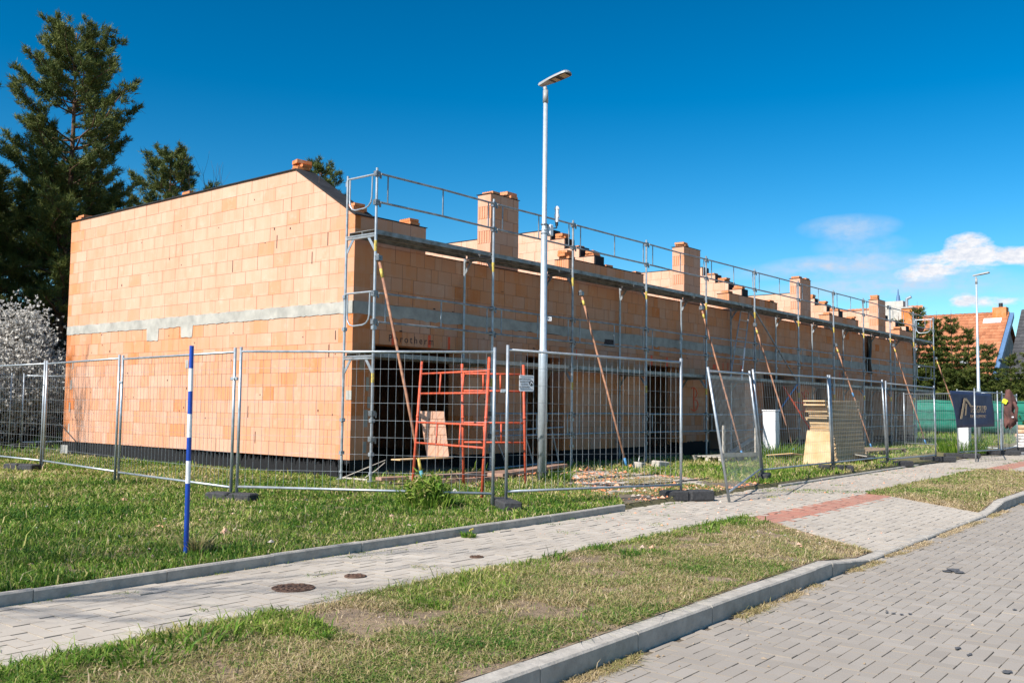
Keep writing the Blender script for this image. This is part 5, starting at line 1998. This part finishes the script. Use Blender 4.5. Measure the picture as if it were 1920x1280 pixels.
def pine(label, x, y, H, crown_w, z_crown, seed, lean=(0, 0), density=1.0, full=1.0, trunk_r=.17, nlen=.17, nwid=.013, group='tall pines behind the left end of the row', name='pine_tree', profile=None, per=16):
    r = random.Random(seed); rg = np.random.default_rng(seed)
    T = thing(name, label, 'pine', (x, y, 0), 0, group)
    def axis(z):
        t = z / H
        return Vector((lean[0] * t + .10 * math.sin(t * 5 + seed), lean[1] * t + .10 * math.cos(t * 4 + seed), z))
    mb = MB()
    zs = [H * k / 14 for k in range(15)]
    mb.path([axis(z) for z in zs], .1, 8, .5, [trunk_r * (1 - .93 * z / H) + .01 for z in zs])
    mb.build('trunk', 'bark', T, True)
    lim = MB(); P = []; D = []
    z = z_crown
    while z < H - .1:
        t = (z - z_crown) / (H - z_crown)
        if profile:
            wv = profile(t)
        else:
            wv = math.sin(math.pi * min(1, (t * .80 + .17))) ** .8
        nb = r.choice([4, 5, 5, 6]) if t < .9 else 4
        a0 = r.uniform(0, 6.28)
        for k in range(nb):
            if r.random() > full:
                continue
            a = a0 + 6.28 * k / nb + r.uniform(-.35, .35)
            L_ = crown_w * wv * r.uniform(.62, 1.12) + .15
            base = axis(z + r.uniform(-.12, .12))
            rise = r.uniform(-.10, .32) + .45 * t
            pts = []
            for q in range(6):
                u = q / 5
                pts.append(base + Vector((math.cos(a + .25 * u * r.uniform(-1, 1)) * L_ * u, math.sin(a) * L_ * u, L_ * (rise * u - .18 * u * (1 - u) + .22 * u * u))))
            r0 = trunk_r * .26 * (1 - .6 * t) * min(1, .5 + L_ / 2)
            lim.path(pts, .02, 5, .5, [r0 * (1 - .85 * q / 5) + .004 for q in range(6)])
            nt_ = int(L_ * 9 * density) + 3
            for m_ in range(nt_):
                u = .22 + .78 * (m_ + r.random()) / nt_
                i = min(4, int(u * 5)); f = u * 5 - i
                c = pts[i].lerp(pts[i + 1], f)
                side = r.choice((-1, 1)); tl = L_ * .30 * (1.15 - u) * r.uniform(.5, 1.3) + .10
                aa = a + side * r.uniform(.5, 1.3)
                tip = c + Vector((math.cos(aa) * tl, math.sin(aa) * tl, tl * r.uniform(-.05, .55)))
                if r.random() < .35:
                    lim.path([c, tip], .01, 3, .5, [.008, .004])
                for g in range(3):
                    p = c.lerp(tip, (g + 1) / 3) + Vector((r.uniform(-.05, .05), r.uniform(-.05, .05), r.uniform(-.03, .06)))
                    P.append(p); dd = (tip - c).normalized() * .6 + Vector((0, 0, .55)); D.append(dd)
        z += r.uniform(.30, .48) * (1 if t < .85 else .7)
    lim.build('limbs', 'bark', T, True)
    P = np.array([tuple(p) for p in P]); D = np.array([tuple(d) for d in D])
    tone = np.clip(.30 + .5 * fbm(P[:, 0] * 1.0 + 40, P[:, 2] + 40, .9, seed) + rg.normal(0, .12, len(P)), 0, 1)
    V, Tt, tn = needles(P, D, per, nlen, nwid, .62, rg, tone_each=tone)
    tri_mesh('crown', V, Tt, tn, 'needle', T)
    return T


def prof_main(t):
    # broad lower crown, irregular pointed head
    pts = [(0, .75), (.12, 1.0), (.3, .95), (.42, .80), (.52, .78), (.62, .92), (.72, .68), (.82, .60), (.92, .42), (1.0, .14)]
    for (a, b), (c, d) in zip(pts[:-1], pts[1:]):
        if a <= t <= c:
            return b + (d - b) * (t - a) / (c - a)
    return .1


pine('tallest pine with a pointed ragged head behind the left end of the gable', 4.35, 20.1, 14.2, 2.55, 3.8, 5, (.35, .3), .95, .82, .20, profile=prof_main, per=20)
pine('pine cut by the left picture edge beside the tallest pine', -.1, 20.2, 12.2, 2.4, 3.4, 8, (0, .2), .95, .82, .18, per=18)
pine('smaller round headed pine right of the tallest pine', 10.2, 23.6, 11.6, 1.9, 5.0, 11, (.3, .2), 1.05, .85, .16, per=18)
pine('tip of a pine just showing above the front slope of the gable', 17.4, 22.4, 12.4, 1.0, 7.5, 13, (0, 0), 1.0, .8, .14)
for k, (x, y, H, w, zc, lb) in enumerate(((2.6, 22.5, 9.2, 2.4, 2.6, 'shorter bushy pine low in front of the tallest pine trunk'), (6.6, 24.8, 10.2, 2.4, 3.4, 'dark pine filling the gap right of the tallest pine'),
                                          (-1.0, 21.0, 8.4, 2.3, 2.2, 'low pine at the left picture edge above the blossom'), (3.6, 27.5, 9.6, 2.5, 3.0, 'deeper pine behind the tallest pine'),
                                          (8.6, 20.4, 8.0, 1.9, 3.0, 'low pine just above the left end of the flat wall top'), (12.6, 26.5, 9.2, 1.8, 4.0, 'bare looking pine low at the right end of the wood'))):
    pine(lb, x, y, H, w, zc, 20 + k, (0, 0), 1.0, .88, .15, per=16)


def bare_tree(label, x, y, H, seed, spread=.5, group='bare trees at the edge of the wood', tr=.10, thin=.35, depth=5):
    r = random.Random(seed)
    tr *= .75
    T = thing('bare_tree', label, 'tree', (x, y, 0), 0, group)
    tk = MB(); br = MB()
    def grow(p, d, L_, q, lv):
        pts = [p]
        dd = d.copy()
        for k in range(3):
            dd = (dd + Vector((r.uniform(-.12, .12), r.uniform(-.12, .12), r.uniform(0, .10)))).normalized()
            pts.append(pts[-1] + dd * L_ / 3)
        (tk if lv == 0 else br).path(pts, q, 6 if lv < 2 else 3, .5, [q * (1 - .35 * k / 3) for k in range(4)])
        if lv >= depth:
            return
        for k in range(r.choice((2, 3, 3)) + (2 if lv == 0 else 0)):
            a = r.uniform(0, 6.28)
            nd = (dd + Vector((math.cos(a), math.sin(a), r.uniform(-.1, .5))) * spread * r.uniform(.6, 1.3)).normalized()
            st_ = pts[r.choice((2, 3))] if k else pts[3]
            grow(st_, nd, L_ * r.uniform(.62, .82), q * .58, lv + 1)
    grow(Vector((0, 0, 0)), Vector((0, 0, 1)), H * thin, tr, 0)
    tk.build('trunk', 'barkgrey', T, True)
    br.build('branches', 'barkgrey', T, True)
    return T


for k, (x, y, H, lb) in enumerate((
                                   (11.4, 22.5, 9.6, 'thin bare twigs just above the brick pieces on the gable top'), (3.6, 21.0, 6.2, 'slim bare tree against the dark wood left of the gable'))):
    bare_tree(lb, x, y, H, 60 + k)
# trees standing left of the picture whose twigs shade the gable
bare_tree('bare tree standing left of the picture and shading the gable', -8.5, 9.6, 10.0, 71, .45, 'bare trees left of the lawn', .13)
bare_tree('second bare tree left of the picture shading the lawn', -14.2, 3.2, 9.0, 73, .5, 'bare trees left of the lawn', .13)
bare_tree('third bare tree left of the picture near the pavement', -14.6, -2.6, 8.5, 74, .5, 'bare trees left of the lawn', .12)


def bush(name, label, cat, x, y, rx, ry, h, n, mat, seed, ln=.05, wd=.02, per=5, spread=1.2, twigs=60, tone=(.5, .25), group=None, ext=.5, fz=.10, zlow=.2, twig_mat='barkgrey', shell=.5):
    r = random.Random(seed); rg = np.random.default_rng(seed)
    T = thing(name, label, cat, (x, y, 0), 0, group)
    mb = MB()
    tips = []
    for k in range(twigs):
        a = r.uniform(0, 6.28); q = r.random() ** .5
        top = Vector((math.cos(a) * rx * q, math.sin(a) * ry * q, h * (1 - .45 * q * q) * r.uniform(.55, 1.0)))
        base = Vector((top.x * .25, top.y * .25, 0))
        mid = base.lerp(top, .5) + Vector((r.uniform(-.4, .4) * ext, r.uniform(-.4, .4) * ext, .2 * ext))
        mb.path([base, mid, top], .02, 4, .5, [.028 * min(1, ext * 2), .017 * min(1, ext * 2), .006 * min(1, ext * 2)])
        for m_ in range(4):
            s_ = mid.lerp(top, r.random()); e = s_ + Vector((r.uniform(-ext, ext), r.uniform(-ext, ext), r.uniform(0, ext)))
            mb.path([s_, e], .01, 3, .5, [.008, .003]); tips.append((s_, e))
        tips.append((mid, top))
    mb.build('stems', twig_mat, T, True)
    P = []
    for k in range(n):
        s_, e = tips[r.randrange(len(tips))]
        p = s_.lerp(e, r.random() ** .7) + Vector((r.gauss(0, fz), r.gauss(0, fz), r.gauss(0, fz)))
        if p.z > zlow:
            P.append(tuple(p))
    P = np.array(P); D = rg.normal(0, 1, P.shape); D[:, 2] += .5
    tn = rg.normal(tone[0], tone[1], len(P)) * .6 + .5 * fbm(P[:, 0] + 30, P[:, 2] + 30 + P[:, 1], 1.3, seed) 
    V, Tt, t2 = needles(P, D / np.linalg.norm(D, axis=1)[:, None], per, ln, wd, spread, rg, tone_each=tn)
    tri_mesh('foliage' if mat != 'blossom' else 'blossom', V, Tt, t2, mat, T)
    return T


g = 'white blossoming shrubs beside the gable'
bush('blossom_shrub', 'white blossoming shrub at the left picture edge', 'shrub', -1.4, 16.2, 2.0, 1.4, 4.4, 24000, 'blossom', 81, .055, .023, 6, fz=.2, group=g, twigs=90)
bush('blossom_shrub', 'white blossoming shrub nearest the gable corner', 'shrub', 1.0, 15.6, 1.9, 1.3, 4.0, 22000, 'blossom', 82, .055, .023, 6, fz=.2, group=g, twigs=90)
bush('blossom_shrub', 'lower white blossoming shrub behind the back fence', 'shrub', -.2, 15.1, 1.8, .9, 2.6, 11000, 'blossom', 83, .055, .023, 6, fz=.2, group=g, twigs=80)
bush('thicket', 'dark twiggy thicket behind the back fence panel', 'thicket', .6, 16.9, 3.6, 1.3, 2.6, 5000, 'brush', 84, .10, .012, 5, twigs=260, tone=(.2, .3))
bush('thicket', 'dark tall thicket under the pines left of the gable', 'thicket', 1.5, 19.8, 4.6, 1.5, 4.6, 11000, 'brush', 85, .14, .02, 5, twigs=260, tone=(.1, .3))
bush('thicket', 'dark thicket closing the wood behind the tallest pine', 'thicket', 6.5, 25.0, 7.0, 2.0, 6.0, 16000, 'brush', 86, .2, .03, 5, twigs=300, tone=(.1, .3))
bush('ivy_thicket', 'green ivy clad thicket low at the left edge behind the blossom', 'thicket', -2.2, 22.5, 3.2, 1.6, 6.4, 12000, 'brush', 87, .18, .03, 5, twigs=160, tone=(.6, .3))


def spruce(label, x, y, H, w, seed, leader=1.4, dens=1.0, group='row of young spruces in front of the orange roofed house'):
    r = random.Random(seed); rg = np.random.default_rng(seed)
    T = thing('spruce_tree', label, 'spruce', (x, y, 0), 0, group)
    mb = MB(); mb.path([(0, 0, 0), (0.02, 0, H * .5), (0, .02, H)], .05, 6, .5, [.10, .05, .010]); mb.build('trunk', 'bark', T, True)
    br = MB(); P = []; D = []; tn = []
    z = .15
    while z < H - .25:
        t = z / H
        L0 = 1.25 * w * (1 - t) ** .7 * (1.0 if t < .5 else (.60 + .4 * (1 - t) / .5)) + .12
        sparse = t > .50
        nb = 9 if not sparse else 5
        for k in range(nb):
            a = 6.28 * (k + r.random()) / nb; L_ = L0 * r.uniform(.45, 1.25)
            rise = .25 + (.5 if t > .8 else 0)
            tip = Vector((math.cos(a) * L_, math.sin(a) * L_, z + L_ * (rise - .25 * (1 - t))))
            base = Vector((0, 0, z))
            br.path([base, base.lerp(tip, .5) + Vector((0, 0, -.06 * L_)), tip], .01, 3, .5, [.014, .010, .004])
            nn = int((8 if not sparse else 6) * L_ / .8 * dens) + 2
            for m_ in range(nn):
                u = .15 + .85 * (m_ + r.random()) / nn
                c = base.lerp(tip, u)
                sd_ = r.choice((-1, 1)); tl = (1.1 - u) * L_ * .35 + .06
                q = c + Vector((-math.sin(a) * sd_ * tl * r.random(), math.cos(a) * sd_ * tl * r.random(), r.uniform(-.10, .05)))
                P.append(tuple(q)); dd = (tip - base).normalized() + Vector((0, 0, -.05)); D.append(tuple(dd))
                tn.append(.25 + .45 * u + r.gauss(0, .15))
        z += .16 if not sparse else .33
    # bare leader whorl
    for k in range(6):
        a = 6.28 * k / 6 + r.random(); L_ = r.uniform(.3, .5)
        br.path([(0, 0, H - .55), (math.cos(a) * L_, math.sin(a) * L_, H - .55 + L_ * r.uniform(.8, 1.3))], .01, 3, .5, [.012, .006])
    br.path([(0, 0, H - .3), (0, 0, H + .25)], .01, 3, .5, [.010, .005])
    br.build('branches', 'bark', T, True)
    P = np.array(P); D = np.array(D)
    V, Tt, t2 = needles(P, D, 9, .15, .026, .7, rg, tone_each=np.array(tn))
    tri_mesh('crown', V, Tt, t2, 'spruce', T)


SP = [(44.8, 8.6, 7.0, 1.7, 'spruce half hidden behind the far end of the scaffold'), (46.0, 5.6, 7.2, 1.6, 'leftmost full spruce beside the far end of the scaffold'), (46.4, 3.9, 6.9, 1.5, 'spruce just left of the tallest bare leader'),
      (46.3, 2.75, 7.5, 1.6, 'tallest spruce with a crown of bare leader shoots'), (47.6, 2.2, 6.2, 1.7, 'spruce filling between the two leaders'), (46.7, 1.75, 6.9, 1.2, 'thin topped spruce left of the distant lamp post'),
      (47.0, 1.0, 7.0, 1.4, 'spruce right behind the distant lamp post'), (47.4, .15, 6.2, 1.4, 'bushy topped spruce with a bare neck right of the lamp post'), (47.7, -.8, 5.2, 1.6, 'low spruce in front of the blue roof edge'),
      (48.4, -1.9, 4.6, 1.6, 'low spruce in front of the dark roof'), (49.2, -2.9, 5.0, 1.5, 'rightmost spruce at the picture edge'), (50.0, -3.9, 5.6, 1.5, 'spruce just outside the right picture edge'),
      (43.9, 11.0, 6.2, 1.7, 'spruce seen through the empty end of the roofless row')]
for k, (x, y, H, w, lb) in enumerate(SP):
    spruce(lb, x + 3.4, y + 2.6, H * 1.03, w * 1.15, 100 + k, dens=2.1)
for k, (x, y, w, h, lb) in enumerate(((44.8, 6.6, 2.2, 2.9, 'clipped dense spruce hedge part behind the scaffold end'), (46.1, 3.6, 2.2, 3.3, 'clipped dense spruce hedge part left of the banner'),
                                      (47.5, 1.4, 2.2, 3.3, 'clipped dense spruce hedge part behind the banner'), (48.9, -.6, 2.2, 3.1, 'clipped dense spruce hedge part behind the jacket'),
                                      (50.6, -2.8, 2.2, 3.3, 'clipped dense spruce hedge part at the right edge'))):
    bush('spruce_hedge', lb, 'hedge', x + 4.2, y + 3.2, 2.1, 1.6, h + .5, 9000, 'spruce', 130 + k, .15, .035, 5, .9, twigs=170, tone=(.45, .3), group='low spruce hedge parts behind the green fence', zlow=.1)


def tuft(label, x, y, n, h, seed, w=.16, mat='grass', tone=.35, z=-.02):
    r = np.random.default_rng(seed)
    a = r.uniform(0, 6.28, n); q = np.sqrt(r.random(n)) * w
    X = x + np.cos(a) * q; Y = y + np.sin(a) * q
    H = h * np.exp(r.normal(0, .3, n)); ln = r.uniform(.2, 1.0, n)
    s = r.uniform(0, 6.28, n); wv = np.stack([np.cos(s), np.sin(s), 0 * s], 1) * .006
    dv = np.stack([np.cos(a), np.sin(a), 0 * a], 1)
    root = np.stack([X, Y, np.full(n, z)], 1); up_ = np.array([0, 0, 1.0])
    mid = root + dv * (H * ln * .3)[:, None] + up_ * (H * .6)[:, None]
    tip = root + dv * (H * ln * .9)[:, None] + up_ * (H * .9)[:, None]
    V = np.stack([root - wv, root + wv, mid - wv, mid + wv, tip], 1).reshape(-1, 3)
    T_ = (np.array([(0, 1, 3), (0, 3, 2), (2, 3, 4)])[None] + (np.arange(n) * 5)[:, None, None]).reshape(-1, 3)
    t = np.repeat(np.clip(r.normal(tone, .15, n), 0, 1), 5)
    o = tri_mesh('grass_tuft', V, T_, t, mat)
    return tag(o, label, 'grass tuft', 'single grass tufts and weeds')


bush('weed_clump', 'bright green weed clump growing through the fence in front of the orange frames', 'weed', -2.25, -4.02, .26, .22, .27, 1000, 'grass', 150, .055, .012, 4, 1.0, twigs=40, tone=(.5, .2), zlow=.0, twig_mat='grass', ext=.16, fz=.05)
tuft('grass tuft at the foot of the lamp post', 2.12, -2.78, 500, .16, 151, .28)
tuft('lush grass tuft against the left side of the white utility box', 12.6, -2.1, 500, .32, 152, .4)
tuft('lush grass tuft right of the white utility box', 13.9, -2.0, 500, .30, 153, .4)
tuft('lush grass at the foot of the second white box behind the banner', 21.4, -4.3, 700, .42, 154, .7)
tuft('tall grass tuft at the foot of the blue and white marker pole', -6.30, -5.30, 220, .12, 155, .12, 'straw', .5)
tuft('small weed with a yellow flower on the pavement below the kerb', -3.62, S(-3.62, -6.02), 160, .05, 156, .07, 'grass', .4, -.09)
mb = MB()
for k in range(5):
    mb.obox((.012 * k, .01 * (k % 2), .075 + .004 * k), (.014, .014, .010))
o = mb.build('yellow_flower', 'yellow'); o.location = (-3.60, S(-3.62, -6.02), -.09); tag(o, 'tiny yellow flower on the weed at the pavement kerb', 'flower')
for k, (x, y, lb) in enumerate(((-7.9, -7.70, 'dark green grass clump on the verge at the lower left'), (-8.3, -7.78, 'long bladed grass clump at the bottom left of the verge'))):
    tuft(lb, x, S(x, y), 160, .06, 160 + k, .24, 'grass', .34, -.075)
tuft('blades of grass mixed into the bright weed clump at the fence', -2.28, -4.06, 420, .17, 171, .34, 'grass', .42)


# ------------------------------------------------------------------ houses beyond
def tile_roof(mb, A, B, C_, D_, nu, nv, th=.05, seed=1):
    """A-B eave, D-C ridge; every course is a stepped strip of wavy tiles"""
    A, B, C_, D_ = map(Vector, (A, B, C_, D_))
    r = random.Random(seed)
    n = (B - A).cross(D_ - A).normalized()
    if n.z < 0:
        n = -n
    for j in range(nv):
        t0, t1 = j / nv, (j + 1) / nv
        for i in range(nu):
            u0, u1 = i / nu, (i + 1) / nu; um = (u0 + u1) / 2
            def P(u, t, h):
                return (A.lerp(B, u)).lerp(D_.lerp(C_, u), t) + n * h
            v = [P(u0, t0, th * .6), P(um, t0, th * 1.5), P(u1, t0, th * .6), P(u1, t1 + .2 / nv, 0), P(um, t1 + .2 / nv, th * .9), P(u0, t1 + .2 / nv, 0),
                 P(u0, t0, -.0), P(u1, t0, -.0)]
            tn = min(1, max(0, r.gauss(.5, .16)))
            mb.add(v, [(0, 1, 4, 5), (1, 2, 3, 4), (6, 7, 2, 1, 0)], tn)


def house_orange():
    T = thing('neighbour_house', 'long house with a big orange tiled roof behind the spruces', 'house', (58, 4, 0), 0, 'houses behind the spruces')
    o = Vector((58, 4, 0))
    zr, ze = 7.85, 3.0
    xr, xe = 59.5, 53.9
    y0, y1 = 2.35, 8.0
    mb = MB()
    tile_roof(mb, Vector((xe, y0, ze)) - o, Vector((xe, y1, ze)) - o, Vector((xr, y1, zr)) - o, Vector((xr, y0, zr)) - o, 26, 22, .05, 3)
    mb.build('roof', 'tiles', T)
    mb = MB(); mb.box(Vector((xe + .6, y0 + .2, 0)) - o, Vector((xr + 5, y1 - .2, ze + .2)) - o); mb.build('wall', 'plaster', T)
    mb = MB()
    mb.add([Vector(q) - o for q in ((xr, y0 + .2, zr - .15), (xe + .6, y0 + .2, ze + .1), (xr + 5.2, y0 + .2, ze + .1))], [(0, 1, 2)]); mb.build('gable', 'plaster', T)
    mb = MB()
    tile_roof(mb, Vector((xr + 5.6, y0, ze)) - o, Vector((xr + 5.6, y1, ze)) - o, Vector((xr, y1, zr)) - o, Vector((xr, y0, zr)) - o, 8, 8, .05, 4)
    mb.build('roof', 'tiles', T)
    mb = MB()
    a = Vector((xe - .1, y0 - .05, ze)) - o; b = Vector((xr, y0 - .05, zr + .08)) - o
    mb.add([a, b, b + Vector((0, -.25, -.02)), a + Vector((0, -.25, -.02)), a + Vector((0, -.25, -.38)), b + Vector((0, -.25, -.38)), a + Vector((0, 0, -.38)), b + Vector((0, 0, -.38))],
           [(0, 1, 2, 3), (3, 2, 5, 4), (0, 3, 4, 6), (1, 7, 5, 2)])
    mb.build('verge_board', 'zinc_roof', T)
    mb = MB()
    for k in range(20):
        y = y0 + (y1 - y0) * (k + .5) / 20
        mb.tube(Vector((xr, y - .15, zr + .04)) - o, Vector((xr, y + .15, zr + .06)) - o, .11, 8, .12, tone=.4)
    mb.build('ridge_tiles', 'tiles', T)
    mb = MB(); mb.box(Vector((xr - .35, y0 + .10, zr - .5)) - o, Vector((xr + .35, y0 + .95, zr + .45)) - o, .9)
    ch = mb.build('chimney', 'clay', T)
    mb = MB(); mb.tube(Vector((xr, y0 + .5, zr + .45)) - o, Vector((xr, y0 + .5, zr + .75)) - o, .13, 12); mb.build('chimney_pot', 'dark', ch)
    mb = MB(); mb.obox(Vector((xr - .62, y0 + .9, zr - .46)) - o, (.5, 1.1, .04), 0, .5, Matrix.Rotation(-.70, 4, 'Y')); mb.build('chimney_flashing', 'white', T)
    mb = MB(); mb.box(Vector((xr - 4.2, y0 + 1.6, 4.3)) - o, Vector((xr - 3.6, y0 + 2.1, 4.75)) - o); mb.build('roof_vent', 'galv', T)


house_orange()


def house_dark():
    T = thing('neighbour_house', 'house with a dark anthracite roof at the right picture edge', 'house', (60, -6, 0), 0, 'houses behind the spruces')
    o = Vector((60, -6, 0))
    mb = MB()
    tile_roof(mb, Vector((55.4, -8.5, 3.2)) - o, Vector((55.4, 1.75, 3.2)) - o, Vector((60.2, 1.75, 8.1)) - o, Vector((60.2, -8.5, 8.1)) - o, 40, 20, .05, 8)
    mb.build('roof', 'darktiles', T)
    mb = MB(); mb.box(Vector((56.0, -8.3, 0)) - o, Vector((66, 1.6, 3.4)) - o); mb.build('wall', 'plaster', T)
    mb = MB(); mb.obox(Vector((57.8, .9, 5.95)) - o, (.3, .35, .3)); mb.build('roof_vent', 'white', T)


house_dark()


def house_left():
    T = thing('neighbour_house', 'orange roofed house with a grey chimney seen above the far end of the row', 'house', (62, 12, 0), 0, 'houses behind the spruces')
    o = Vector((62, 12, 0))
    mb = MB()
    tile_roof(mb, Vector((55.5, 8.3, 3.0)) - o, Vector((55.5, 17, 3.0)) - o, Vector((61.0, 17, 8.85)) - o, Vector((61.0, 8.3, 8.85)) - o, 30, 22, .05, 12)
    mb.build('roof', 'tiles', T)
    mb = MB(); mb.box(Vector((56.2, 8.5, 0)) - o, Vector((66, 16.8, 3.2)) - o); mb.build('wall', 'plaster', T)
    # grey plastered chimney with a hole and a metal cowl
    mb = MB(); mb.box(Vector((58.6, 8.95, 6.2)) - o, Vector((59.5, 10.25, 9.05)) - o); c = mb.build('chimney', 'plaster', T)
    mb = MB(); mb.obox(Vector((58.59, 9.95, 8.65)) - o, (.03, .22, .24)); mb.build('flue_opening', 'dark', c)
    mb = MB(); mb.tube(Vector((59.0, 9.4, 9.05)) - o, Vector((59.0, 9.4, 9.5)) - o, .16, 12, .10); mb.tube(Vector((59.0, 9.4, 9.5)) - o, Vector((59.0, 9.4, 9.95)) - o, .07, 8, .03); mb.build('cowl', 'zinc_roof', c)
    mb = MB(); mb.box(Vector((56.6, 7.75, 5.4)) - o, Vector((57.4, 8.45, 8.3)) - o, .95); c = mb.build('chimney', 'clay', T)
    mb = MB(); mb.obox(Vector((57.0, 8.1, 8.34)) - o, (.95, .85, .08)); mb.build('chimney_cap', 'plaster', c)
    mb = MB(); mb.tube(Vector((57.0, 8.2, 8.38)) - o, Vector((57.0, 8.2, 9.0)) - o, .10, 12); mb.tube(Vector((57.0, 8.2, 8.98)) - o, Vector((57.0, 7.9, 9.12)) - o, .10, 10); mb.build('flue_pipe', 'galv', c)
    # satellite dish
    mb = MB(); mb.tube(Vector((56.2, 9.1, 7.0)) - o, Vector((56.12, 9.1, 7.04)) - o, .05, 16, .34); mb.build('satellite_dish', 'white', T)


house_left()
print('SCENE BUILT objects', len(bpy.data.objects))
